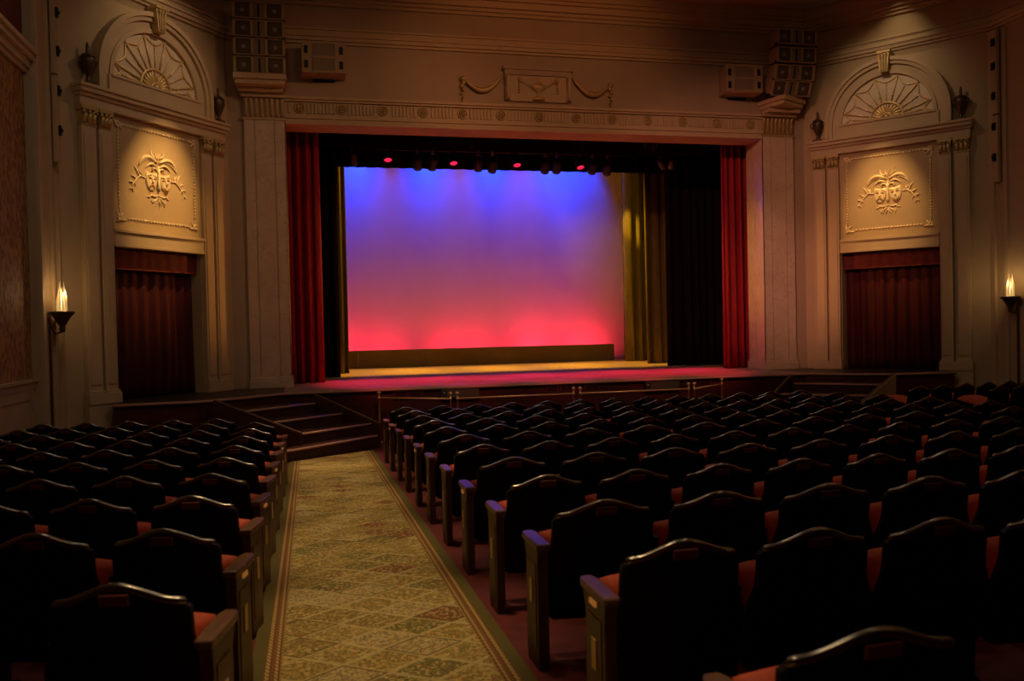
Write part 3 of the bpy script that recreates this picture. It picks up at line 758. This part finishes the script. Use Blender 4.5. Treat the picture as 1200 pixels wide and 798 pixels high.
# steps at both sides
nL = [(-5.744,-2.943),(-5.255,-3.13),(-4.844,-3.392),(-4.894,-3.849)]
nR = [(-4.577,-1.837),(-4.14,-2.108),(-3.668,-2.358),(-3.598,-2.649)]
for side, s in (('left',1), ('right',-1)):
    t = thing('stage_steps', f'broad dark steps with sloped cheeks climbing to the stage at its {side} end', 'steps', (0,0,0), 0, 'stage steps')
    Ms = Matrix.Diagonal((s,1,1,1))
    prevL, prevR = (-6.25,-2.42), (-5.12,-1.46)
    for k in range(4):
        a, b_ = nL[k], nR[k]; zt = -.17*(k+1)
        d = Vector((b_[0]-a[0], b_[1]-a[1])).normalized(); nrm = Vector((d.y, -d.x))
        m = MB(); zb = floor_z(-3.5)-.12
        if k < 3: poly = [a, b_, prevR, prevL]
        else:
            A = Vector(a); Bq = Vector(b_); c0 = A - d*.06
            arc = [(c0.x + .14*(-d.x*math.cos(q)) + .14*(nrm.x*math.sin(q)) - nrm.x*.14, c0.y + .14*(-d.y*math.cos(q)) + .14*(nrm.y*math.sin(q)) - nrm.y*.14) for q in [PI/2*i/6 for i in range(7)]]
            poly = arc + [tuple(Bq), prevR, prevL]
        m.prism(poly, zb, zt, Ms)
        o = m.build('step', M['step'], t)
        m = MB(); m.tube([(a[0],a[1],zt-.012),(b_[0],b_[1],zt-.012)] if k < 3 else [(p[0],p[1],zt-.012) for p in arc]+[(b_[0],b_[1],zt-.012)], .022, 6, M=Ms); m.build('nosing', M['nosing'], o)
        prevL, prevR = a, b_
    for kk, (p0, p1) in enumerate((((-6.10,-2.74,.0), (-4.78,-3.44,-.50)), ((-4.60,-1.72,-.04), (-3.55,-2.46,-.52)))):
        m = MB(); d = (Vector(p1)-Vector(p0)); d2 = Vector((d.x,d.y)).normalized(); nn = Vector((d2.y,-d2.x))*(.07 if kk == 0 else -.07); zb = floor_z(-3.5)-.12
        a0 = Vector((p0[0],p0[1])); a1 = Vector((p1[0],p1[1]))
        vs = []
        for off in (Vector((0,0)), nn):
            for q, z in ((a0,zb),(a1,zb),(a1,p1[2]),(a0,p0[2])): vs.append((q.x+off.x, q.y+off.y, z))
        m.add(vs, [(0,1,2,3),(7,6,5,4),(0,4,5,1),(1,5,6,2),(2,6,7,3),(3,7,4,0)], False, Ms); o = m.build('cheek', M['cheek'] if (s < 0 and kk == 0) else M['step'], t)
        m = MB(); h = nn*.5; m.tube([(p0[0]+h.x,p0[1]+h.y,p0[2]+.012),(p1[0]+h.x,p1[1]+h.y,p1[2]+.012)], .015, 8, M=Ms); m.build('cap', M['cap'], o)

# brass pit rail in four sections
def rail(p0, p1, label):
    t = thing('brass_rail', label, 'railing', (p0[0],p0[1],0), 0, 'brass rails before the stage')
    q = Vector((p1[0]-p0[0], p1[1]-p0[1], 0))
    for v in (Vector((0,0,0)), q):
        m = MB(); zf = floor_z(p0[1]+v.y)
        m.lathe([(0,zf),(.055,zf),(.05,zf+.02),(.02,zf+.03),(.016,zf+.05),(.016,-.17),(.024,-.165),(.024,-.135),(.014,-.13),(.012,-.085),(0,-.085)], n=12, c=(v.x,v.y,0)); o = m.build('post', M['brass'], t)
        m = MB(); m.sphere((v.x,v.y,-.06), .034, 12); m.build('knob', M['brass'], o)
    m = MB(); m.tube([(0,0,-.15), (q.x,q.y,-.15)], .017, 10); m.build('handrail', M['brass'], t)
rail((-3.47,-1.62), (-2.32,-2.4), 'short brass rail angled back to the stage beside the carpeted aisle')
rail((-2.20,-2.4), (-.12,-2.4), 'long brass rail before the stage, left of the middle gap')
rail((.0,-2.4), (2.08,-2.4), 'long brass rail before the stage, right of the middle gap')
rail((2.19,-2.4), (3.14,-1.62), 'short brass rail angled back to the stage at the far end')
# speakers in the stage front, and its lettered plaques built as plain louvres
for x0, x1, lb in ((-2.35,-1.63,'nearer the carpeted aisle'), (1.60,2.32,'farther from the carpeted aisle')):
    t = thing('front_fill_speaker', f'low dark speaker box under the stage lip, {lb}', 'speaker', ((x0+x1)/2,-1.44,-.22), 0, 'stage front speakers')
    w = (x1-x0)/2; m = MB(); m.box(-w,w,-.06,.0,0,.17); m.build('case', M['fixture'], t, bevel=.006)
    m = MB(); m.box(-w+.11,w-.02,-.068,-.06,.02,.15); m.build('grille', M['cone'], t)
    m = MB(); m.lathe([(0,0),(.022,0),(.022,.012),(0,.015)], n=12, M=Matrix.Translation((-w+.06,-.06,.10)) @ Matrix.Rotation(PI/2,4,'X')); m.build('knob', M['dust_cap'], t)
for i, (x0, x1, lb) in enumerate(((-3.20,-2.95,'next to the aisle'),(-2.92,-2.68,'second from the aisle'),(-.36,-.12,'third from the aisle'),(-.08,.20,'fourth from the aisle'),(.40,.70,'fifth from the aisle'),(2.46,2.70,'sixth from the aisle'),(2.76,3.0,'seventh, farthest from the aisle'))):
    t = thing('stage_front_plaque', f'small reddish louvred plaque in the stage front, {lb}', 'vent', ((x0+x1)/2,-1.42,-.20), 0, 'stage front plaques')
    w = (x1-x0)/2; m = MB()
    for a in ((-w,w,0,.018),(-w,w,.127,.145),(-w,-w+.018,0,.145),(w-.018,w,0,.145)): m.box(a[0],a[1],-.025,0,a[2],a[3])
    m.build('frame', M['plaque'], t)
    m = MB()
    for k in range(5): m.box(-w+.018,w-.018,-.016,0,.025+k*.021,.036+k*.021)
    m.build('louvres', M['fascia'], t)

# ------------------------------------------------------------------ stage drapes
def drape(name, label, mtl, x0, x1, y, z0, z1, n, amp, seed, group=None, cat='curtain', twist=0, part='cloth'):
    rr = random.Random(seed); ph = [rr.uniform(0,6.28) for _ in range(6)]
    o_ = thing(name, label, cat, ((x0+x1)/2, y, z0), 0, group)
    m = MB(); hw = (x1-x0)/2; H = z1-z0
    def fn(i, j):
        x = -hw + 2*hw*i; k = .7+.3*j
        a = i*n*2*PI + ph[0] + 1.1*math.sin(i*n*1.3+ph[1]) + twist*j*math.sin(i*5+ph[2])
        d = amp*k*(math.sin(a) + .3*math.sin(2.3*a+ph[3])*(.4+.6*j))
        return (x + .3*amp*math.cos(a)*k, d, H*(1-j))
    m.grid(int(n*14), 12, fn, True)
    o = m.build(part, mtl, o_); s = o.modifiers.new('t','SOLIDIFY'); s.thickness = .01
    return o_
drape('house_curtain', 'tall red house curtain gathered at the left edge of the stage opening', M['red_curtain'], -5.22, -4.38, .98, .01, 7.0, 5, .11, 1, 'house curtains')
drape('house_curtain', 'tall red house curtain gathered at the right edge of the stage opening', M['red_curtain'], 4.54, 5.30, .98, .01, 7.0, 5, .11, 2, 'house curtains')
drape('leg_drape', 'black leg drape just behind the left house curtain', M['black_cloth'], -6.4, -3.97, 2.7, .01, 8, 12, .06, 3, 'leg drapes')
drape('leg_drape', 'black leg drape just behind the right house curtain', M['black_cloth'], 3.93, 7.0, 2.7, .01, 8, 14, .06, 4, 'leg drapes')
drape('leg_drape', 'narrow leg drape lit dull gold at the left edge of the backdrop', M['yellow_lit_leg'], -6.0, -3.70, 4.4, .01, 8, 11, .10, 5, 'leg drapes')
drape('leg_drape', 'dark leg drape with gold-lit folds beside the right black leg', M['yellow_lit_leg'], 4.03, 6.4, 4.4, .01, 8, 7, .17, 6, 'leg drapes')
drape('leg_drape', 'leg drape lit bright gold, hanging next to the right end of the backdrop', M['yellow_lit_leg'], 4.13, 6.6, 6.1, .01, 8, 8, .15, 8, 'leg drapes')
for y, z, lb in ((1.25,4.86,'nearest the proscenium'), (3.7,4.90,'behind the stage lights')):
    o_ = drape('border_drape', f'black border drape across the top of the stage, {lb}', M['black_cloth'], -6.5, 6.5, y, z, 8.4, 40, .03, int(y*10), 'black borders')
o_ = thing('cyclorama', 'big pale backdrop glowing blue above and red below', 'backdrop', (0,8.3,0))
m = MB(); m.grid(60, 20, lambda i, j: (-7.5+15*i, .015*math.sin(i*40)*.3, 7.8*j+.01), True); o = m.build('cloth', M['cyc'], o_); o.modifiers.new('t','SOLIDIFY').thickness = .01
m = MB(); m.tube([(-7.5,0,.03),(7.5,0,.03)], .03, 8); m.build('bottom_pipe', M['cyc'], o_)
o_ = thing('groundrow', 'low brown masking board along the foot of the backdrop', 'groundrow', (0,7.02,0))
for k in range(5):
    x0 = -5.2 + k*1.86; m = MB(); m.box(x0+.002,x0+1.858,-.02,.02,.0,.485); m.build('flat', M['groundrow'], o_)
m = MB()
for k in range(6):
    x0 = -5.1 + k*1.8; m.prism([(.02,0),(.30,0),(.02,.4)], -.015, .015, Matrix.Translation((x0,0,0)) @ Matrix(((0,0,1,0),(1,0,0,0),(0,1,0,0),(0,0,0,1))))
m.build('brace', M['fixture'], o_)

# ------------------------------------------------------------------ stage lights on their pipe
pipe = MB(); pipe.tube([(-5,2.15,5.02),(5,2.15,5.02)], .024, 8); tag(pipe.build('lighting_pipe', M['black_metal']), 'black pipe carrying the stage lights above the stage', 'pipe')
def par_can(x, z, pitch, yaw, lens, label, glow=False, y=2.15):
    t = thing('stage_light', label, 'stage light', (x, y, z), yaw, 'stage lights on the pipe')
    Rm = Matrix.Rotation(pitch, 4, 'X')            # barrel points along +y after pitch
    m = MB(); Rb = Rm @ Matrix.Rotation(-PI/2, 4, 'X')
    m.lathe([(0,-.17),(.05,-.17),(.075,-.13),(.085,-.06),(.092,.06),(.10,.13),(.094,.13),(.085,.07),(.0,.06)], n=16, M=Rb); m.build('barrel', M['fixture'], t)
    m = MB(); m.lathe([(0,.085),(.085,.085)], n=16, M=Rb); m.build('lens', lens, t)
    m = MB(); top = 5.02 - z
    m.tube([(-.10,0,0),(-.115,0,.05),(-.10,0,max(.10,top-.10)),(0,0,max(.12,top-.07)),(.10,0,max(.10,top-.10)),(.115,0,.05),(.10,0,0)], .011, 6); m.build('yoke', M['fixture'], t)
    m = MB(); m.box(-.03,.03,-.035,.035,max(.12,top-.08),top+.03); m.tube([(.0,-.03,top),(.0,-.09,top-.03)], .012, 6); m.build('clamp', M['steel'], t)
spec = [(-3.62,4.79,'tiny'),(-2.86,4.86,'red'),(-2.20,4.72,'blue'),(-1.87,4.72,'blue'),(-1.40,4.82,'red'),(-.83,4.72,'blue'),(-.50,4.69,'blue'),(.06,4.81,'red'),(.74,4.70,'blue'),(1.01,4.71,'blue'),(1.57,4.79,'red'),(1.88,4.71,'blue'),(2.24,4.69,'blue'),(3.62,4.85,'amber'),(3.87,4.86,'amber')]
cnt = {}
for i, (x, z, c) in enumerate(spec):
    if c == 'red': a = par_can(x, z, -1.0, PI, M['red_lens'], f'stage light with glowing red lens, {ordn([1,4,7,10].index(i)+1)} red one from the left leg drape')
    elif c == 'amber': par_can(x, z, -.5, -.9 if i == 13 else -.4, M['amber_lens'], f'amber-lit stage light over the right leg drape, {"nearer" if i == 13 else "farther from"} the backdrop centre')
    else:
        cnt['b'] = cnt.get('b', 0)+1
        par_can(x, z, -.75, random.uniform(-.15,.15), M['blue_lens'], f'dark stage light hanging in silhouette, {ordn(cnt["b"])} dark one from the left leg drape')

# ------------------------------------------------------------------ theatre seats
def top_prof(x):
    a = abs(x); t = max(0, 1 - a/.20)
    z = .724 + .056*(3*t*t - 2*t*t*t)
    if a > .195: z -= .9*(a-.195)**2/.04*.6
    return z
def back_y(z): return .075 - .19*(z-.30)          # rear face leans back to the top
def back_hw(z):
    w = .237 + .034*min(1, max(0, (.585-z)/.10))
    return w - .05*max(0, (.27-z)/.07)**2
def seat_parts():
    P = {}
    m = MB(); nx, nz = 24, 16
    def surf(off):
        def fn(i, j):
            u = -1+2*i; tz = top_prof(u*.237); z = .20 + (tz-.20)*j; x = u*back_hw(z)
            return (x, back_y(z) + off + .02*u*u - .012*math.sin(PI*j), z)
        return fn
    fr_, bk = surf(0), surf(.028)
    m.grid(nx, nz, fr_, True); m.grid(nx, nz, bk, True)
    for fn_ in (lambda t: (t,1), lambda t: (t,0), lambda t: (0,t), lambda t: (1,t)):
        m.grid(nx, 1, (lambda f_: (lambda i, j: (fr_ if j < .5 else bk)(*f_(i))))(fn_), False)
    P['backrest'] = m.mesh('backrest', M['seat_black'])
    m = MB(); pts = []
    for i in range(33):
        x = -.225 + .45*i/32; z = top_prof(x*1.0); pts.append((x, back_y(z)+.012+.02*(x/.237)**2, z))
    m.tube(pts, [.006]+[.0155]*31+[.006], 8); P['crest_rail'] = m.mesh('crest_rail', M['crest'])
    m = MB()
    def pad(i, j):
        u = -1+2*i; z = .33 + (.66-.33)*j + (.03*(1-u*u))*j; w = back_hw(z)-.012
        e = (1-abs(u)**6)*(1-abs(2*j-1)**6)
        return (u*w, back_y(z)+.022+.02*u*u+.055*e**.5, z)
    m.grid(14, 10, pad, True); P['back_pad'] = m.mesh('back_pad', M['cushion'])
    m = MB(); zc = .742
    Mt = Matrix.Translation((0, back_y(zc)-.012, zc)) @ Matrix.Rotation(math.atan(.19), 4, 'X')
    m.box(-.05,.05,-.006,.004,-.02,.02,Mt); P['plaque'] = m.mesh('plaque', M['plaque'], bevel=.003, seg=1)
    # tipped-up seat: upholstered side towards the back
    Mc = Matrix.Translation((0,.215,.385)) @ Matrix.Rotation(-.10, 4, 'X')
    m = MB(); n = 12
    def side(sgn):
        def fn(i, j):
            u = -1+2*i; v = -1+2*j
            w = .212 + .032*(.5+.5*v); z = v*.215 + (.02*(1-u*u) if v > 0 else 0)*v
            if v < 0: w -= .05*v*v
            e = max(0, 1-abs(u)**5)*max(0, 1-abs(v)**5)
            return (u*w, sgn*(.012+.045*e**.5), z)
        return fn
    m.grid(n, n, side(-1), True, Mc)
    fa, fb = side(-1), side(1)
    for fn_ in (lambda t: (t,1), lambda t: (t,0), lambda t: (0,t), lambda t: (1,t)):
        m.grid(n, 1, (lambda f_: (lambda i, j: (fa(*f_(i)) if j < .5 else (fa(*f_(i))[0], .02, fa(*f_(i))[2]))))(fn_), True, Mc)
    P['seat_cushion'] = m.mesh('seat_cushion', M['cushion'])
    m = MB(); m.grid(n, n, lambda i, j: (fa(i,j)[0]*.98, .02+.030*max(0,1-abs(-1+2*i)**4)*max(0,1-abs(-1+2*j)**4), fa(i,j)[2]*.98), True, Mc)
    P['seat_pan'] = m.mesh('seat_pan', M['seat_black'])
    # iron side frame between seats
    m = MB(); prof = [(.10,.0),(.34,.0),(.34,.03),(.26,.06),(.25,.40),(.32,.48),(.34,.535),(.12,.535),(.12,.48),(.15,.40),(.16,.06),(.10,.03)]
    My = Matrix(((0,0,1,0),(1,0,0,0),(0,1,0,0),(0,0,0,1)))
    m.prism(prof, -.014, .014, My); P['side_frame'] = m.mesh('side_frame', M['iron'], bevel=.003, seg=1)
    m = MB(); m.prism([(-.016,.11),(.016,.11),(.018,.17),(.017,.30),(.010,.35),(-.010,.35),(-.017,.30),(-.018,.17)], .536, .562); P['armrest'] = m.mesh('armrest', M['iron'], bevel=.006)
    # aisle end panel
    m = MB(); prof = [(.0,-.012),(.21,-.012),(.22,.05),(.215,.50),(.25,.575),(-.01,.575),(.0,.50)]
    m.prism(prof, -.024, .024, My); m.prism([(.03,.10),(.18,.10),(.18,.50),(.03,.50)], -.028, -.024, My); P['end_panel'] = m.mesh('end_panel', M['walnut'], bevel=.004, seg=1)
    m = MB(); m.prism([(-.032,-.03),(.032,-.03),(.036,.08),(.036,.24),(.022,.285),(-.022,.285),(-.036,.24),(-.036,.08)], .576, .606); P['end_armrest'] = m.mesh('armrest', M['arm_wood'], bevel=.008)
    m = MB(); m.box(-.033,-.028,.08,.13,.30,.42); P['row_plate'] = m.mesh('row_plate', M['row_plate'], bevel=.002, seg=1)
    m = MB(); m.prism([(-.036,.545),(-.028,.545),(-.028,.565),(-.034,.565)], .07, .14, Matrix(((1,0,0,0),(0,0,1,0),(0,1,0,0),(0,0,0,1)))); P['aisle_light'] = m.mesh('aisle_light', M['aisle_light'])
    return P
SP = seat_parts()
def part(name, me, parent, loc=None, rz=0, flip=False):
    o = bpy.data.objects.new(name, me); COL.objects.link(o); o.parent = parent
    if loc: o.location = loc
    if rz: o.rotation_euler = (0,0,rz)
    if flip: o.scale = (-1,1,1)
    return o
def place_seat(x, y, rz, pitch, label, group, aisle=None, light=False, frame=True, down=False):
    t = thing('theatre_seat', label, 'theatre seat', (x, y, floor_z(y)), rz, group)
    t.scale = (pitch/.56, 1, 1); pitch = .56
    part('backrest', SP['backrest'], t); part('crest_rail', SP['crest_rail'], t); part('back_pad', SP['back_pad'], t); part('plaque', SP['plaque'], t)
    c = part('seat_cushion', SP['seat_cushion'], t)
    if down: c.rotation_euler = (-1.27, 0, 0); c.location = (0, -.07, .615); part('seat_pan', SP['seat_pan'], c)
    if frame:
        f = part('side_frame', SP['side_frame'], t, (frame*pitch/2,0,0)); part('armrest', SP['armrest'], f)
    if aisle:
        e = part('end_panel', SP['end_panel'], t, (aisle*(pitch/2+.012),0,0), flip=(aisle > 0))
        part('armrest', SP['end_armrest'], e); part('row_plate', SP['row_plate'], e)
        if light: part('aisle_light', SP['aisle_light'], e)
    return t
ROWD = lambda k: 2.95 + .93*k if k >= 0 else 1.86
def in_view(x, y):
    d = Vector((x, y, floor_z(y)+.6)) - CAM
    fw = d.dot(fwd)
    if fw < .5: return False
    u = 600 + F*d.dot(X)/fw; v = 399 - F*(d.dot(Y))/fw
    return -40 < u < 1245 and v < 860
# centre block
for k in range(-1, 11):
    n = 12 if k % 2 else 13
    pt = (7.28 - .045*max(0,k))/n; y = CAM.y + ROWD(k)
    for i in range(n):
        x = -3.60 + pt*(i+.5)
        if not in_view(x, y): continue
        rowl = f'{ordn(11-k)} row from the stage'
        place_seat(x, y, 0, pt, f'dark theatre seat, centre block, {rowl}, {ordn(i+1)} from the carpeted aisle', 'centre block seats', aisle=-1 if i == 0 else None, light=(k % 3 == 0), frame=1)
# left block, rows turned a little towards the stage centre
for k in range(0, 10):
    pt = .545; a = -.20; y0 = CAM.y + ROWD(k); x0 = -5.02
    for i in range(6):
        if k == 9 and i in (0,): continue
        s_ = pt*(i+.5)
        x = x0 - s_*math.cos(a); y = y0 - s_*math.sin(a)
        if x < -8.0 or not in_view(x, y): continue
        place_seat(x, y, a, pt, f'dark theatre seat, left block, {ordn(10-k)} row from the stage, {ordn(i+1)} from the carpeted aisle', 'left block seats', aisle=1 if i == 0 else None, light=(k % 2 == 1), frame=-1)
# right block, fanning out from the far aisle
for k in range(0, 5):
    pt = .55; a = .21
    x0, y0 = 4.66 + .80*k, -5.02 - .80*k
    for i in range(6):
        s_ = pt*(i+.5); x = x0 + s_*math.cos(a); y = y0 + s_*math.sin(a)
        if x > 7.85 or not in_view(x, y): continue
        place_seat(x, y, a, pt, (f'dark theatre seat folded down, right block, {ordn(k+1)} row from the stage, beside the far aisle' if i == 0 else f'dark theatre seat, right block, {ordn(k+1)} row from the stage, {ordn(i+1)} from the far aisle'), 'right block seats', frame=1, down=(i == 0))

# ------------------------------------------------------------------ lights
def aim(o, tgt):
    o.rotation_euler = (Vector(tgt)-o.location).to_track_quat('-Z','Y').to_euler()
def spot(name, loc, tgt, power, col, size, blend=.6, soft=.08):
    l = bpy.data.lights.new(name, 'SPOT'); l.energy = power; l.color = col; l.spot_size = size; l.spot_blend = blend; l.shadow_soft_size = soft
    o = bpy.data.objects.new(name, l); COL.objects.link(o); o.location = loc; aim(o, tgt); return o
def area(name, loc, tgt, power, col, sx, sy, spread=PI):
    l = bpy.data.lights.new(name, 'AREA'); l.spread = spread; l.shape = 'RECTANGLE'; l.size = sx; l.size_y = sy; l.energy = power; l.color = col
    o = bpy.data.objects.new(name, l); COL.objects.link(o); o.location = loc; aim(o, tgt); return o
def point(name, loc, power, col, soft=.05):
    l = bpy.data.lights.new(name, 'POINT'); l.energy = power; l.color = col; l.shadow_soft_size = soft
    o = bpy.data.objects.new(name, l); COL.objects.link(o); o.location = loc; return o
# cyclorama from above, blue with lavender lanes between
for x in (-4.6,-3.45,-2.95,-1.4,-.9,.55,1.05,2.3,2.85,3.6):
    spot('cyc_blue', (x, 7.35, 6.9), (x, 8.3, 5.2), 400, (.0,.045,1), .95, .95, .15)
for x in (-2.2,-.2,1.68):
    spot('cyc_lavender', (x, 7.2, 6.9), (x, 8.3, 4.9), 60, (.6,.18,1), .7, .95, .15)
# red strip behind the groundrow
for x in (-4.5,-3.55,-2.4,-.75,.25,1.75,2.15,3.3,3.85):
    area('cyc_red', (x, 7.55, .10), (x, 8.3, .95), 10, (1,.022,.04), .30, .12, 2.55)
area('cyc_red_wash', (0, 7.2, .2), (0, 8.3, 2.9), 9, (1,.06,.10), 9, .1)
# yellow upstage, red downstage
for x in (-3.2,-1.1,1.1,3.2):
    spot('stage_yellow', (x, 4.2, 7.6), (x, 4.6, 0), 2900, (1,.47,.010), .62, .8)
    spot('stage_red', (x, 1.0, 7.4), (x, 1.3, 0), 1500, (1,.025,.09), .5, .8)
for x in (-3.4,-1.7,0,1.7,3.4):
    spot('front_red', (x*.8, -7.0, 7.3), (x, -.1, 0), 3800, (1,.025,.085), .27, 1)
for s in (-1,1):
    spot('side_amber', (-4.3*s, 1.9, 3.6), (5*s, .30, 2.4), 950, (1,.45,.06), .34, .9)
spot('leg_yellow', (1.4, 4.9, 6.3), (4.40, 6.05, 3.75), 1500, (1,.60,.02), .19, .8)
spot('leg_yellow', (.5, 6.4, 6.2), (4.6, 6.1, 2.2), 700, (1,.60,.02), .4, .8)
spot('leg_yellow', (-.4, 3.85, 6.0), (4.9, 4.35, 2.4), 1100, (1,.55,.04), .45, .8)
spot('leg_yellow', (1.0, 5.0, 6.3), (-3.9, 4.4, 2.6), 900, (1,.62,.05), .45, .8)
spot('cyc_amber_fill', (-1.5, 4.4, 6.6), (5.0, 8.3, 2.8), 420, (1,.40,.10), .42, 1)  # added spot, tints the right of the backdrop like amber-lit haze
# relief panels and arches
for side, pw in (('left',46), ('right',46)):
    B = bmat(side); s = 1 if side == 'right' else -1
    spot('relief_spot', B @ Vector((-.3*s,-2.6,6.9)), B @ Vector((-.08*s,.1,3.40)), 1200 if side == 'left' else 800, (1,.56,.19), .46, 1, .03)
    spot('arch_spot', B @ Vector((-.2*s,-2.2,7.2)), B @ Vector((.0,.1,5.5)), 62, (1,.64,.36), 1.3, 1, .05)
    spot('cove_spot', B @ Vector((.35*s,-.5,7.55)), B @ Vector((.25*s,.12,6.6)), 11, (1,.66,.32), 1.5, 1, .03)
    point('sconce_lamp', (s*8.02,-3.5,1.68), 7, (1,.60,.25), .05)
# aisle downlights and unseen fill added for the dim house
for y in (-16.5,-14.3,-12.1,-9.9,-7.7,-5.5,-4.0):
    spot('aisle_downlight', (-4.33, y, 7.6), (-4.33, y, 0), 1250, (1,.66,.30), .34, .8, .3)
for x, y in ((-5.8,-8.6),(-2.4,-8.6),(1.4,-7.4)):
    area('house_fill', (x, y, 7.62), (x, y, 0), 27, (1,.80,.58), .5, .5)  # no lamp seen here; placed for highlights on the seat crests
for x in (-4.5, 0, 4.5):
    area('house_fill', (x, -15.5, 7.62), (x, -13.5, 0), 12, (1,.52,.20), 1.0, 1.0)
spot('proscenium_fill', (0,-9.5,7.2), (0,0,6.1), 420, (1,.34,.11), .75, .9, .15)  # added fill for the wall above the frieze
for x in (-2.4,0,2.4):
    spot('rail_fill', (x*.8, -8.5, 7.3), (x, -2.2, -.2), 420, (1,.58,.30), .34, .9)  # unseen spots added to brighten the brass rails
# unseen warm fill added to brighten the proscenium
spot('proscenium_fill', (-3.5,-9.5,7.2), (4.9,.0,3.0), 1400, (1,.36,.21), .58, .9, .15)
spot('proscenium_fill', (-3.0,-9.5,7.2), (5.45,.0,1.9), 1500, (1,.38,.26), .26, 1, .15)
spot('proscenium_fill', (3.5,-9.5,7.2), (-3.8,.0,4.0), 520, (1,.42,.16), .62, .9, .15)

# haze hanging over the stage
m_ = MB(); m_.box(-6.0, 6.0, 2.35, 8.15, .02, 7.4)
hz = bpy.data.materials.new('stage_haze'); hz.use_nodes = True
t_ = hz.node_tree; t_.nodes.clear(); o_ = t_.nodes.new('ShaderNodeOutputMaterial'); v_ = t_.nodes.new('ShaderNodeVolumeScatter')
v_.inputs['Density'].default_value = .012; v_.inputs['Anisotropy'].default_value = .2; t_.links.new(v_.outputs[0], o_.inputs['Volume'])
tag(m_.build('haze', hz), 'thin theatrical haze hanging over the lit stage', 'haze', None, 'stuff')

w = bpy.data.worlds.new('world'); sc.world = w; w.use_nodes = True
w.node_tree.nodes['Background'].inputs[0].default_value = (0,0,0,1)
vs_ = sc.view_settings
vs_.view_transform = 'Standard'; vs_.look = 'None'; vs_.exposure = 0; vs_.gamma = 1; vs_.use_curve_mapping = False
sc.cycles.use_denoising = True
sc.cycles.max_bounces = 6; sc.cycles.diffuse_bounces = 3; sc.cycles.glossy_bounces = 3
sc.cycles.sample_clamp_indirect = 4
sc.cycles.caustics_reflective = False; sc.cycles.caustics_refractive = False
